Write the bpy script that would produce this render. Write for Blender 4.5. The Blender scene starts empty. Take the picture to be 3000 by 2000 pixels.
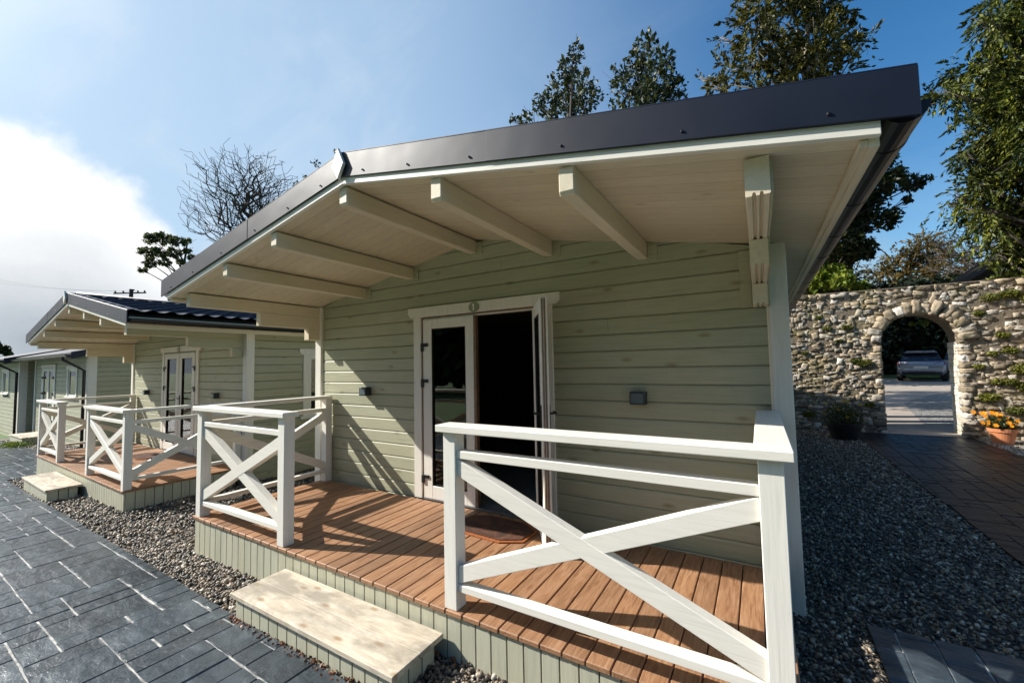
import bpy, math, random
import numpy as np
from mathutils import Vector, Matrix
random.seed(7)
RNG = np.random.default_rng(11)
S = bpy.context.scene
COL = S.collection
R_ = math.radians

# ------------------------------------------------------------------ camera
CAM = dict(x=2.3749, y=-3.3002, z=1.3787, yaw=0.5385, pit=0.0553, rol=-0.0200, f=1206.4)
def cam_axes():
    cy, sy = math.cos(CAM['yaw']), math.sin(CAM['yaw'])
    cp, sp = math.cos(CAM['pit']), math.sin(CAM['pit'])
    cr, sr = math.cos(CAM['rol']), math.sin(CAM['rol'])
    rx = Vector((cy, sy, 0)); fy = Vector((-sy, cy, 0)); uz = Vector((0, 0, 1))
    fwd = fy * cp + uz * sp
    up0 = -fy * sp + uz * cp
    right = rx * cr + up0 * sr
    up = -rx * sr + up0 * cr
    return right, up, fwd
RIGHT, UP, FWD = cam_axes()
EYE = Vector((CAM['x'], CAM['y'], CAM['z']))
cam = bpy.data.cameras.new('camera')
cam.sensor_width = 36; cam.lens = 36 * CAM['f'] / 3000
cam.clip_start = 0.05; cam.clip_end = 2000
co = bpy.data.objects.new('camera', cam); COL.objects.link(co); S.camera = co
m = Matrix((RIGHT, UP, -FWD)).transposed().to_4x4(); m.translation = EYE
co.matrix_world = m
def at(px, py, d):
    """World point on the sight line of photo pixel (3000 px wide) at distance d from the eye."""
    v = RIGHT * (px - 1500) / CAM['f'] - UP * (py - 1000) / CAM['f'] + FWD
    return EYE + v.normalized() * d

# ------------------------------------------------------------------ light
SUN = Vector((-1.32, -0.51, 1.0)).normalized()
sl = bpy.data.lights.new('sun', 'SUN'); sl.energy = 5.0; sl.angle = R_(0.53); sl.color = (1.0, 0.955, 0.88)
so = bpy.data.objects.new('sun', sl); COL.objects.link(so)
so.rotation_euler = SUN.to_track_quat('Z', 'Y').to_euler()
S.view_settings.view_transform = 'Standard'; S.view_settings.look = 'None'
S.view_settings.exposure = 0.74; S.view_settings.gamma = 1.0

W = bpy.data.worlds.new('World'); S.world = W; W.use_nodes = True
def build_world():
    nt = W.node_tree; N = nt.nodes; L = nt.links
    bg = N['Background']; bg.inputs[1].default_value = 0.062
    sky = N.new('ShaderNodeTexSky'); sky.sky_type = 'NISHITA'; sky.sun_disc = False
    sky.sun_elevation = R_(35.2); sky.sun_rotation = R_(248.9); sky.air_density = 1.15; sky.dust_density = 0.6; sky.ozone_density = 2.2
    hs = N.new('ShaderNodeHueSaturation'); hs.inputs['Saturation'].default_value = 1.36; hs.inputs['Value'].default_value = 1.5
    L.new(sky.outputs[0], hs.inputs['Color'])
    tc = N.new('ShaderNodeTexCoord'); sep = N.new('ShaderNodeSeparateXYZ'); L.new(tc.outputs['Generated'], sep.inputs[0])
    def M(op, a, b=None, c=None, clamp=False):
        n = N.new('ShaderNodeMath'); n.operation = op; n.use_clamp = clamp
        for i, v in enumerate((a, b, c)):
            if v is None: continue
            if isinstance(v, (int, float)): n.inputs[i].default_value = v
            else: L.new(v, n.inputs[i])
        return n.outputs[0]
    def noise(vec, sc, det, rough=0.55, dist=0.0):
        n = N.new('ShaderNodeTexNoise'); n.inputs['Scale'].default_value = sc; n.inputs['Detail'].default_value = det
        n.inputs['Roughness'].default_value = rough; n.inputs['Distortion'].default_value = dist
        L.new(vec, n.inputs['Vector']); return n.outputs['Fac']
    def rng(v, a, b, c=0.0, d=1.0):
        n = N.new('ShaderNodeMapRange'); n.interpolation_type = 'SMOOTHSTEP'
        for i, x in enumerate((v, a, b, c, d)):
            if isinstance(x, (int, float)): n.inputs[i].default_value = x
            else: L.new(x, n.inputs[i])
        return n.outputs[0]
    # the cloud bank: low in the direction left of the cabins, its top falling away towards the cabins
    az = R_(95)
    lx, ly = -math.sin(az), math.cos(az)
    side = M('ADD', M('MULTIPLY', sep.outputs[0], lx), M('MULTIPLY', sep.outputs[1], ly))
    n1 = noise(tc.outputs['Generated'], 5.5, 9, 0.58, 0.25)
    n2 = noise(tc.outputs['Generated'], 2.6, 6, 0.5)
    zz = sep.outputs[2]
    hor = M('DIVIDE', side, M('SQRT', M('MAXIMUM', M('SUBTRACT', 1.0, M('MULTIPLY', zz, zz)), 0.02)))
    top = M('ADD', M('ADD', rng(hor, 0.83, 0.965, 0.02, 0.365), M('MULTIPLY', M('SUBTRACT', n1, 0.5), 0.30)), M('MULTIPLY', M('SUBTRACT', noise(tc.outputs['Generated'], 16, 8, 0.6), 0.5), 0.07))
    bank = rng(M('SUBTRACT', top, sep.outputs[2]), -0.035, 0.055)
    # brightness inside the bank: white crest, grey belly
    depth = M('SUBTRACT', top, sep.outputs[2])
    shade = M('ADD', rng(depth, 0.03, 0.32, 1.02, 0.20), M('ADD', M('MULTIPLY', M('SUBTRACT', n2, 0.5), 0.9), M('MULTIPLY', M('SUBTRACT', n1, 0.5), 1.1)))
    ccol = N.new('ShaderNodeValToRGB'); L.new(shade, ccol.inputs[0])
    e = ccol.color_ramp.elements
    e[0].position = 0.12; e[0].color = (4.3, 4.9, 5.5, 1); e[1].position = 1.0; e[1].color = (10.8, 10.9, 11.0, 1)
    # thin high veil
    mp = N.new('ShaderNodeMapping'); mp.inputs['Rotation'].default_value = (0.3, 0.2, 0.6); mp.inputs['Scale'].default_value = (1.1, 3.2, 2.6)
    L.new(tc.outputs['Generated'], mp.inputs[0])
    n3 = noise(mp.outputs[0], 1.7, 7, 0.6, 0.5)
    veil = M('MULTIPLY', rng(n3, 0.44, 0.70), rng(hor, 0.35, 0.98, 0.06, 0.50))
    haze = M('MULTIPLY', rng(hor, -0.25, 1.0, 0.0, 0.92), rng(sep.outputs[2], 0.0, 0.9, 1.0, 0.8))
    # puffs low on the right, behind the garden wall
    puff = M('MULTIPLY', rng(n1, 0.46, 0.66), rng(sep.outputs[2], 0.08, 0.30, 0.75, 0.0))
    def mix(f, a, b):
        n = N.new('ShaderNodeMix'); n.data_type = 'RGBA'; L.new(f, n.inputs[0])
        for i, v in ((6, a), (7, b)):
            if isinstance(v, tuple): n.inputs[i].default_value = v
            else: L.new(v, n.inputs[i])
        return n.outputs[2]
    c = mix(haze, hs.outputs[0], (5.4, 7.1, 8.8, 1))
    c = mix(veil, c, (6.8, 7.9, 9.0, 1))
    c = mix(puff, c, (4.2, 4.8, 5.5, 1))
    c = mix(bank, c, ccol.outputs[0])
    # glow added round the sun so the metal flashing reflects brighter sky
    dt = N.new('ShaderNodeVectorMath'); dt.operation = 'DOT_PRODUCT'; L.new(tc.outputs['Generated'], dt.inputs[0]); dt.inputs[1].default_value = tuple(SUN)
    glow = M('MULTIPLY', M('POWER', M('MAXIMUM', dt.outputs['Value'], 0.0), 24.0), 1.0)
    ad = N.new('ShaderNodeMix'); ad.data_type = 'RGBA'; ad.blend_type = 'ADD'; L.new(glow, ad.inputs[0]); L.new(c, ad.inputs[6]); ad.inputs[7].default_value = (17, 16, 14.5, 1)
    L.new(ad.outputs[2], bg.inputs[0])
build_world()

# ------------------------------------------------------------------ materials
def newmat(name):
    mt = bpy.data.materials.new(name); mt.use_nodes = True
    nt = mt.node_tree; return mt, nt, nt.nodes, nt.links, nt.nodes['Principled BSDF']
def rgb(c): return (c[0], c[1], c[2], 1)
def ramp(N, L, fac, stops):
    r = N.new('ShaderNodeValToRGB'); L.new(fac, r.inputs[0])
    e = r.color_ramp.elements
    while len(e) < len(stops): e.new(0.5)
    for i, (p, c) in enumerate(stops): e[i].position = p; e[i].color = rgb(c)
    return r.outputs[0]
def noise(N, L, vec, sc, det=5, rough=0.55, dist=0.0):
    n = N.new('ShaderNodeTexNoise'); n.inputs['Scale'].default_value = sc; n.inputs['Detail'].default_value = det
    n.inputs['Roughness'].default_value = rough; n.inputs['Distortion'].default_value = dist
    if vec is not None: L.new(vec, n.inputs['Vector'])
    return n.outputs['Fac']
def mapping(N, L, vec, sc=(1, 1, 1), rot=(0, 0, 0)):
    m_ = N.new('ShaderNodeMapping'); m_.inputs['Scale'].default_value = sc; m_.inputs['Rotation'].default_value = rot
    L.new(vec, m_.inputs[0]); return m_.outputs[0]
def mixc(N, L, f, a, b, mode='MIX'):
    n = N.new('ShaderNodeMix'); n.data_type = 'RGBA'; n.blend_type = mode
    for i, v in ((0, f), (6, a), (7, b)):
        if isinstance(v, (int, float)): n.inputs[i].default_value = v
        elif isinstance(v, tuple): n.inputs[i].default_value = rgb(v)
        else: L.new(v, n.inputs[i])
    return n.outputs[2]
def math_(N, L, op, a, b=None, clamp=False):
    n = N.new('ShaderNodeMath'); n.operation = op; n.use_clamp = clamp
    for i, v in enumerate((a, b)):
        if v is None: continue
        if isinstance(v, (int, float)): n.inputs[i].default_value = v
        else: L.new(v, n.inputs[i])
    return n.outputs[0]
def bump(N, L, P, h, strength, dist=0.01):
    b = N.new('ShaderNodeBump'); b.inputs['Strength'].default_value = strength; b.inputs['Distance'].default_value = dist
    L.new(h, b.inputs['Height']); L.new(b.outputs[0], P.inputs['Normal']); return b
def rough_rng(N, L, fac, a, b, P):
    n = N.new('ShaderNodeMapRange'); L.new(fac, n.inputs[0]); n.inputs[3].default_value = a; n.inputs[4].default_value = b
    L.new(n.outputs[0], P.inputs['Roughness'])

def painted(name, c, var=0.12, grain=(1, 14, 14), rough=0.5, knots=0.35, seams=0.0, kmap=None, krot=(0, 0, 0)):
    """Paint over sawn timber: faint grain along x, knots bleeding through, uneven coats."""
    mt, nt, N, L, P = newmat(name)
    tc = N.new('ShaderNodeTexCoord').outputs['Object']
    geo = N.new('ShaderNodeNewGeometry')
    g = mapping(N, L, tc, grain)
    n1 = noise(N, L, g, 3.0, 6, 0.6, 0.6)
    n2 = noise(N, L, tc, 1.3, 3)
    dark = tuple(x * (1 - var) for x in c); lite = tuple(min(1, x * (1 + var * 0.6)) for x in c)
    c1 = ramp(N, L, n1, [(0.32, dark), (0.5, c), (0.7, lite)])
    r = ramp(N, L, geo.outputs['Random Per Island'], [(0, (0.88, 0.89, 0.86)), (0.5, (1, 1, 1)), (1, (1.0, 0.975, 0.93))])
    c2 = mixc(N, L, 0.9, c1, r, 'MULTIPLY')
    blot = ramp(N, L, n2, [(0.3, (0.93, 0.93, 0.91)), (0.65, (1, 1, 1))])
    c3 = mixc(N, L, 0.8, c2, blot, 'MULTIPLY')
    if knots > 0:
        kv = mapping(N, L, tc, kmap or tuple(2.3 if x == 1 else 5.5 for x in grain), krot)
        v = N.new('ShaderNodeTexVoronoi'); v.feature = 'F1'; v.voronoi_dimensions = '2D' if kmap else '3D'; v.inputs['Scale'].default_value = 1.0; L.new(kv, v.inputs['Vector'])
        k = ramp(N, L, v.outputs['Distance'], [(0.02, (1, 1, 1)), (0.075, (0, 0, 0))] if kmap else [(0.03, (1, 1, 1)), (0.11, (0, 0, 0))])
        kk = N.new('ShaderNodeSeparateColor'); L.new(k, kk.inputs[0])
        c3 = mixc(N, L, math_(N, L, 'MULTIPLY', kk.outputs[0], knots), c3, tuple(x * f for x, f in zip(c, (0.55, 0.47, 0.36))))
    if seams:
        sp = N.new('ShaderNodeSeparateXYZ'); L.new(tc, sp.inputs[0])
        fr = math_(N, L, 'FRACT', math_(N, L, 'DIVIDE', sp.outputs[1], seams)); ln = math_(N, L, 'LESS_THAN', fr, 0.035)
        c3 = mixc(N, L, math_(N, L, 'MULTIPLY', ln, 0.55), c3, tuple(x * .35 for x in c))
        bd = N.new('ShaderNodeTexWhiteNoise'); bd.noise_dimensions = '1D'; L.new(math_(N, L, 'FLOOR', math_(N, L, 'DIVIDE', sp.outputs[1], seams)), bd.inputs['W'])
        c3 = mixc(N, L, 1.0, c3, ramp(N, L, bd.outputs['Value'], [(0, (0.90, 0.885, 0.86)), (1, (1, 1, 1))]), 'MULTIPLY')
    L.new(c3, P.inputs['Base Color'])
    rough_rng(N, L, n1, rough - 0.08, rough + 0.14, P)
    bump(N, L, P, n1, 0.22, 0.004)
    return mt

M = {}
M['sage'] = painted('sage_paint', (0.435, 0.435, 0.31), 0.12, (1, 16, 16), 0.5, 0.75, kmap=(1.25, 0, 3.4), krot=(R_(90), 0, 0))
M['sage_side'] = painted('sage_paint_side', (0.42, 0.415, 0.29), 0.13, (16, 1, 16), 0.5, 0.6, kmap=(0, 1.25, 3.4), krot=(0, R_(90), 0))
M['sage_vert'] = painted('sage_paint_vertical', (0.49, 0.485, 0.37), 0.12, (14, 14, 1), 0.55, 0.4)
M['cream'] = painted('cream_paint', (0.74, 0.645, 0.48), 0.08, (14, 1, 14), 0.5, 0.35)
M['cream_slope'] = painted('cream_paint_soffit', (0.72, 0.625, 0.465), 0.11, (1, 18, 18), 0.5, 0.5, seams=0.118)
M['white_x'] = painted('white_paint_lengthwise', (0.80, 0.775, 0.71), 0.07, (1, 16, 16), 0.42, 0.10)
M['white_y'] = painted('white_paint_crosswise', (0.80, 0.775, 0.71), 0.07, (16, 1, 16), 0.42, 0.10)
M['white_z'] = painted('white_paint_upright', (0.80, 0.78, 0.725), 0.07, (16, 16, 1), 0.42, 0.10)

def plank_mat(name, cs, grain, rough, knots, kcol, islands=0.5, spec=0.4, ring=5.0, wear=None):
    mt, nt, N, L, P = newmat(name)
    tc = N.new('ShaderNodeTexCoord').outputs['Object']; geo = N.new('ShaderNodeNewGeometry')
    off = N.new('ShaderNodeVectorMath'); off.operation = 'MULTIPLY_ADD'
    cmb = N.new('ShaderNodeCombineXYZ')
    for i in range(3): L.new(geo.outputs['Random Per Island'], cmb.inputs[i])
    L.new(cmb.outputs[0], off.inputs[0]); off.inputs[1].default_value = (37, 53, 71); L.new(tc, off.inputs[2])
    g = mapping(N, L, off.outputs[0], grain)
    n1 = noise(N, L, g, ring, 7, 0.62, 1.1)
    n2 = noise(N, L, off.outputs[0], 2.5, 4)
    c1 = ramp(N, L, n1, [(0.30, cs[0]), (0.5, cs[1]), (0.72, cs[2])])
    r = ramp(N, L, geo.outputs['Random Per Island'], [(0, (1 - islands * 0.45,) * 3), (0.45, (1, 0.97, 0.95)), (1, (1 + islands * 0.2, 1.0 + islands * 0.12, 1))])
    c2 = mixc(N, L, 1.0, c1, r, 'MULTIPLY')
    c2 = mixc(N, L, 0.8, c2, ramp(N, L, n2, [(0.3, (0.78, 0.76, 0.74)), (0.6, (1, 1, 1))]), 'MULTIPLY')
    kv = mapping(N, L, off.outputs[0], tuple((2.0 if x < 3 else 5.0) * (1 if i_ < 2 else 0) for i_, x in enumerate(grain)))
    v = N.new('ShaderNodeTexVoronoi'); v.voronoi_dimensions = '2D'; v.inputs['Scale'].default_value = 1.0; L.new(kv, v.inputs['Vector'])
    k = N.new('ShaderNodeMapRange'); L.new(v.outputs['Distance'], k.inputs[0]); k.inputs[1].default_value = 0.035; k.inputs[2].default_value = 0.10; k.inputs[3].default_value = knots; k.inputs[4].default_value = 0
    c3 = mixc(N, L, k.outputs[0], c2, kcol)
    if wear: c3 = mixc(N, L, math_(N, L, 'MULTIPLY', ramp(N, L, noise(N, L, mapping(N, L, tc, (1, 2.2, 1)), 2.4, 6, 0.65, 0.4), [(0.45, (0, 0, 0)), (0.62, (1, 1, 1))]), 0.78), c3, wear)
    L.new(c3, P.inputs['Base Color']); rough_rng(N, L, n1, rough - 0.1, rough + 0.15, P)
    P.inputs['Specular IOR Level'].default_value = spec
    bump(N, L, P, n1, 0.35, 0.004)
    return mt
M['deck'] = plank_mat('stained_decking', [(0.20, 0.10, 0.050), (0.325, 0.175, 0.092), (0.43, 0.262, 0.155)], (12, 0.9, 12), 0.55, 0.6, (0.18, 0.08, 0.035), 0.55)
M['pine'] = plank_mat('bare_pine', [(0.47, 0.385, 0.275), (0.61, 0.545, 0.435), (0.70, 0.655, 0.56)], (0.8, 9, 9), 0.6, 0.75, (0.30, 0.17, 0.07), 0.15, 0.3, 3.4, (0.27, 0.235, 0.185))
M['pallet'] = M['pine']

def simple(name, c, rough=0.5, metal=0.0, var=0.0, sc=20, spec=0.5, bmp=0.0):
    mt, nt, N, L, P = newmat(name)
    P.inputs['Base Color'].default_value = rgb(c); P.inputs['Roughness'].default_value = rough; P.inputs['Metallic'].default_value = metal
    P.inputs['Specular IOR Level'].default_value = spec
    tc = N.new('ShaderNodeTexCoord').outputs['Object']
    n = noise(N, L, tc, sc, 5)
    if var: L.new(ramp(N, L, n, [(0.3, tuple(x * (1 - var) for x in c)), (0.7, tuple(min(1, x * (1 + var)) for x in c))]), P.inputs['Base Color'])
    rough_rng(N, L, n, max(0.03, rough - 0.05), rough + 0.07, P)
    if bmp: bump(N, L, P, n, bmp, 0.01)
    return mt
def metal_roof():
    mt, nt, N, L, P = newmat('dark_coated_sheet_metal')
    tc = N.new('ShaderNodeTexCoord').outputs['Object']
    n = noise(N, L, tc, 3.0, 5); n2 = noise(N, L, tc, 60, 3)
    L.new(ramp(N, L, n, [(0.3, (0.003, 0.006, 0.017)), (0.7, (0.005, 0.009, 0.024))]), P.inputs['Base Color'])
    P.inputs['Metallic'].default_value = 0.0; P.inputs['Specular IOR Level'].default_value = 0.5
    rough_rng(N, L, n, 0.44, 0.52, P); P.inputs['IOR'].default_value = 1.46
    P.inputs['Coat Weight'].default_value = 0.0; P.inputs['Coat Roughness'].default_value = 0.25
    h = math_(N, L, 'ADD', noise(N, L, tc, 2.2, 2), math_(N, L, 'MULTIPLY', n2, 0.01))
    bump(N, L, P, h, 0.35, 0.02)
    return mt
M['metal'] = metal_roof()
M['black'] = simple('black_gutter_plastic', (0.010, 0.011, 0.013), 0.35)
M['iron'] = simple('black_hardware', (0.012, 0.012, 0.013), 0.4, 0.2)
M['lamp'] = simple('slate_grey_lamp_metal', (0.028, 0.036, 0.048), 0.45)
M['lens'] = simple('lamp_lens', (0.10, 0.13, 0.15), 0.15)
M['dark'] = simple('dark_gap', (0.012, 0.012, 0.011), 0.9)
M['inside'] = simple('dim_interior', (0.22, 0.20, 0.17), 0.85, var=0.2)
M['gasket'] = simple('door_edge_wood', (0.20, 0.12, 0.07), 0.6, var=0.3)
M['sill'] = simple('aluminium_threshold', (0.45, 0.46, 0.48), 0.35, 0.8)
M['plaque'] = simple('sage_enamel_plaque', (0.26, 0.30, 0.19), 0.4)
M['numeral'] = simple('cream_numeral', (0.80, 0.78, 0.66), 0.5)
M['curtain'] = simple('white_curtain_cloth', (0.75, 0.76, 0.78), 0.9)
M['terracotta'] = simple('terracotta', (0.55, 0.20, 0.085), 0.75, var=0.12, sc=9, bmp=0.15)
M['planter'] = simple('black_planter_plastic', (0.010, 0.010, 0.011), 0.5)
M['soil'] = simple('potting_soil', (0.03, 0.02, 0.013), 0.95, var=0.5, sc=60, bmp=0.6)
M['car'] = simple('silver_car_paint', (0.24, 0.255, 0.29), 0.28, 0.5)
M['carglass'] = simple('dark_car_glass', (0.01, 0.012, 0.018), 0.06)
M['tyre'] = simple('tyre_rubber', (0.014, 0.014, 0.014), 0.85)
M['rim'] = simple('alloy_rim', (0.35, 0.36, 0.38), 0.35, 0.8)
M['redlight'] = simple('red_tail_lens', (0.25, 0.008, 0.01), 0.15)
M['plate'] = simple('number_plate', (0.62, 0.62, 0.58), 0.4)
M['chrome'] = simple('silver_trim', (0.6, 0.62, 0.64), 0.2, 0.9)
M['shed'] = simple('dark_shed_roof', (0.045, 0.036, 0.027), 0.95, var=0.3, spec=0.05)
M['shedwall'] = simple('weathered_shed_wall', (0.10, 0.085, 0.065), 0.9, var=0.3)
M['pole'] = simple('creosoted_pole', (0.035, 0.032, 0.03), 0.85, var=0.3)
M['concrete'] = simple('pale_concrete', (0.34, 0.285, 0.235), 0.85, var=0.16, sc=3, bmp=0.25)

def glass_mat():
    mt, nt, N, L, P = newmat('door_glass')
    N.remove(P); out = N['Material Output']
    tr = N.new('ShaderNodeBsdfTransparent'); tr.inputs[0].default_value = (0.82, 0.84, 0.85, 1)
    gl = N.new('ShaderNodeBsdfGlossy'); gl.inputs['Roughness'].default_value = 0.02
    fr = N.new('ShaderNodeFresnel'); fr.inputs[0].default_value = 2.1
    mx = N.new('ShaderNodeMixShader'); L.new(fr.outputs[0], mx.inputs[0]); L.new(tr.outputs[0], mx.inputs[1]); L.new(gl.outputs[0], mx.inputs[2])
    L.new(mx.outputs[0], out.inputs[0]); return mt
M['glass'] = glass_mat()

def leaf_mat(name, stops, tr=0.25, rough=0.5, contrast=1.0):
    mt, nt, N, L, P = newmat(name)
    geo = N.new('ShaderNodeNewGeometry'); tc = N.new('ShaderNodeTexCoord').outputs['Object']
    c = ramp(N, L, geo.outputs['Random Per Island'], stops)
    n = noise(N, L, tc, 0.9, 3)
    c = mixc(N, L, 1.0, c, ramp(N, L, n, [(0.35, tuple(v ** contrast for v in (0.6, 0.65, 0.6))), (0.65, tuple(v ** contrast for v in (1.25, 1.15, 0.95)))]), 'MULTIPLY')
    L.new(c, P.inputs['Base Color']); P.inputs['Roughness'].default_value = rough
    P.inputs['Specular IOR Level'].default_value = 0.3
    t = N.new('ShaderNodeBsdfTranslucent'); L.new(c, t.inputs[0])
    mx = N.new('ShaderNodeMixShader'); mx.inputs[0].default_value = tr
    L.new(P.outputs[0], mx.inputs[1]); L.new(t.outputs[0], mx.inputs[2]); L.new(mx.outputs[0], N['Material Output'].inputs[0])
    return mt
M['leaf_dark'] = leaf_mat('dark_evergreen_leaves', [(0, (0.014, 0.026, 0.012)), (0.6, (0.048, 0.068, 0.024)), (1, (0.12, 0.135, 0.045))], 0.2)
M['leaf_cedar'] = leaf_mat('cedar_sprays', [(0, (0.010, 0.024, 0.008)), (0.45, (0.045, 0.075, 0.016)), (0.8, (0.13, 0.165, 0.028)), (1, (0.20, 0.22, 0.04))], 0.22, 0.5, 2.4)
M['leaf_gold'] = leaf_mat('bronze_green_needles', [(0, (0.018, 0.026, 0.008)), (0.45, (0.075, 0.085, 0.020)), (0.85, (0.17, 0.165, 0.036)), (1, (0.22, 0.17, 0.045))], 0.25, 0.5, 1.6)
M['leaf_lime'] = leaf_mat('yellow_green_leaves', [(0, (0.07, 0.12, 0.015)), (0.6, (0.17, 0.24, 0.03)), (1, (0.30, 0.33, 0.05))], 0.35)
M['leaf_rust'] = leaf_mat('rusty_conifer_needles', [(0, (0.06, 0.06, 0.02)), (0.6, (0.15, 0.115, 0.035)), (1, (0.23, 0.13, 0.045))], 0.35)
M['leaf_pine'] = leaf_mat('pine_needles', [(0, (0.05, 0.07, 0.035)), (0.6, (0.11, 0.135, 0.06)), (1, (0.18, 0.19, 0.08))], 0.4)
M['leaf_shade'] = leaf_mat('deep_hedge_leaves', [(0, (0.006, 0.012, 0.006)), (1, (0.022, 0.036, 0.014))], 0.1)  # shade under taller trees put into the leaf colour
M['petal'] = leaf_mat('orange_petals', [(0, (0.75, 0.20, 0.01)), (0.5, (0.85, 0.30, 0.01)), (1, (0.9, 0.42, 0.02))], 0.2)
M['petal_dim'] = leaf_mat('yellow_petals', [(0, (0.5, 0.20, 0.01)), (1, (0.6, 0.42, 0.02))], 0.2)
M['moss'] = leaf_mat('moss_and_ivy', [(0, (0.05, 0.065, 0.012)), (0.6, (0.13, 0.15, 0.02)), (1, (0.22, 0.21, 0.035))], 0.1)
M['brown_leaf'] = leaf_mat('fallen_leaves', [(0, (0.10, 0.03, 0.01)), (1, (0.30, 0.10, 0.03))], 0.1)
M['bark'] = simple('bark', (0.055, 0.044, 0.037), 0.9, var=0.4, sc=14, bmp=0.6)
M['bark_pale'] = simple('pale_bark', (0.20, 0.16, 0.10), 0.9, var=0.3, sc=14, bmp=0.6)

def stone_mat(name, stops, sc=22):
    mt, nt, N, L, P = newmat(name)
    geo = N.new('ShaderNodeNewGeometry'); tc = N.new('ShaderNodeTexCoord').outputs['Object']
    c = ramp(N, L, geo.outputs['Random Per Island'], stops)
    n = noise(N, L, tc, sc, 8, 0.65, 0.3); n2 = noise(N, L, tc, 2.2, 5, 0.6)
    c = mixc(N, L, 1.0, c, ramp(N, L, n, [(0.25, (0.55, 0.53, 0.50)), (0.5, (1, 1, 1)), (0.75, (1.25, 1.22, 1.15))]), 'MULTIPLY')
    c = mixc(N, L, math_(N, L, 'MULTIPLY', ramp(N, L, n2, [(0.50, (0, 0, 0)), (0.72, (1, 1, 1))]), 0.6), c, (0.22, 0.18, 0.06))
    L.new(c, P.inputs['Base Color']); P.inputs['Roughness'].default_value = 0.88
    bump(N, L, P, n, 0.7, 0.02)
    return mt
M['stone'] = stone_mat('rubble_stone', [(0, (0.15, 0.12, 0.085)), (0.25, (0.29, 0.23, 0.155)), (0.5, (0.42, 0.335, 0.23)), (0.75, (0.33, 0.295, 0.24)), (0.92, (0.50, 0.44, 0.36)), (1, (0.62, 0.57, 0.50))])
M['mortar'] = stone_mat('earthy_joints', [(0, (0.15, 0.12, 0.085)), (1, (0.19, 0.15, 0.105))], 30)
M['lime'] = stone_mat('limewashed_stone', [(0, (0.55, 0.52, 0.45)), (1, (0.70, 0.67, 0.60))])

def slate_mat(name, cs, rough, joint=False):
    mt, nt, N, L, P = newmat(name)
    geo = N.new('ShaderNodeNewGeometry'); tc = N.new('ShaderNodeTexCoord').outputs['Object']
    a = noise(N, L, mapping(N, L, tc, (1, 2.2, 1), (0, 0, 0.5)), 3.2, 9, 0.66, 0.25)
    b = noise(N, L, tc, 0.8, 4)
    rid = N.new('ShaderNodeTexNoise'); rid.inputs['Scale'].default_value = 4.5; rid.inputs['Detail'].default_value = 7; rid.inputs['Distortion'].default_value = 0.7
    L.new(mapping(N, L, tc, (1.6, 0.8, 1)), rid.inputs['Vector'])
    c = ramp(N, L, a, [(0.3, cs[0]), (0.55, cs[1]), (0.8, cs[2])])
    c = mixc(N, L, 1.0, c, ramp(N, L, geo.outputs['Random Per Island'], [(0, (0.8, 0.8, 0.8)), (1, (1.2, 1.2, 1.2))]), 'MULTIPLY')
    vein = N.new('ShaderNodeMapRange'); d_ = math_(N, L, 'ABSOLUTE', math_(N, L, 'SUBTRACT', rid.outputs['Fac'], 0.57))
    L.new(d_, vein.inputs[0]); vein.inputs[1].default_value = 0.0; vein.inputs[2].default_value = 0.006; vein.inputs[3].default_value = 0.7; vein.inputs[4].default_value = 0
    pat = math_(N, L, 'MULTIPLY', vein.outputs[0], ramp(N, L, noise(N, L, tc, 2.4, 3), [(0.52, (0, 0, 0)), (0.66, (1, 1, 1))]))
    c = mixc(N, L, pat, c, (0.22, 0.22, 0.21))
    L.new(c, P.inputs['Base Color'])
    n = N.new('ShaderNodeMapRange'); L.new(b, n.inputs[0]); n.inputs[1].default_value = 0.3; n.inputs[2].default_value = 0.7; n.inputs[3].default_value = rough; n.inputs[4].default_value = rough + 0.16
    L.new(n.outputs[0], P.inputs['Roughness'])
    P.inputs['Specular IOR Level'].default_value = 0.55
    vf = N.new('ShaderNodeTexVoronoi'); vf.inputs['Scale'].default_value = 7.0
    wv = N.new('ShaderNodeVectorMath'); wv.operation = 'ADD'; L.new(mapping(N, L, tc, (1, 1.6, 1), (0, 0, 0.4)), wv.inputs[0])
    nc_ = N.new('ShaderNodeTexNoise'); nc_.inputs['Scale'].default_value = 5.0; nc_.inputs['Detail'].default_value = 4; L.new(tc, nc_.inputs['Vector'])
    sc_ = N.new('ShaderNodeVectorMath'); sc_.operation = 'SCALE'; L.new(nc_.outputs['Color'], sc_.inputs[0]); sc_.inputs['Scale'].default_value = 0.25; L.new(sc_.outputs[0], wv.inputs[1])
    L.new(wv.outputs[0], vf.inputs['Vector'])
    h = math_(N, L, 'ADD', math_(N, L, 'ADD', math_(N, L, 'MULTIPLY', a, 0.9), math_(N, L, 'MULTIPLY', vf.outputs['Distance'], 0.35)), math_(N, L, 'MULTIPLY', noise(N, L, tc, 24, 5), 0.22))
    bump(N, L, P, h, 0.62, 0.024)
    return mt
M['paving'] = slate_mat('stamped_slate_paving', [(0.018, 0.025, 0.033), (0.046, 0.061, 0.073), (0.12, 0.145, 0.16)], 0.24)
M['paving_wet'] = slate_mat('damp_slate_paving', [(0.003, 0.005, 0.009), (0.007, 0.010, 0.016), (0.014, 0.019, 0.027)], 0.34)
M['paving_wet'].node_tree.nodes['Principled BSDF'].inputs['Specular IOR Level'].default_value = 0.28
M['joint_dark'] = simple('dark_joint', (0.02, 0.02, 0.02), 0.8, var=0.3)
M['joint'] = simple('pale_joint_residue', (0.33, 0.33, 0.31), 0.7, var=0.75, sc=11, bmp=0.4)  # pale mottled sheet showing between the stones

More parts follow.
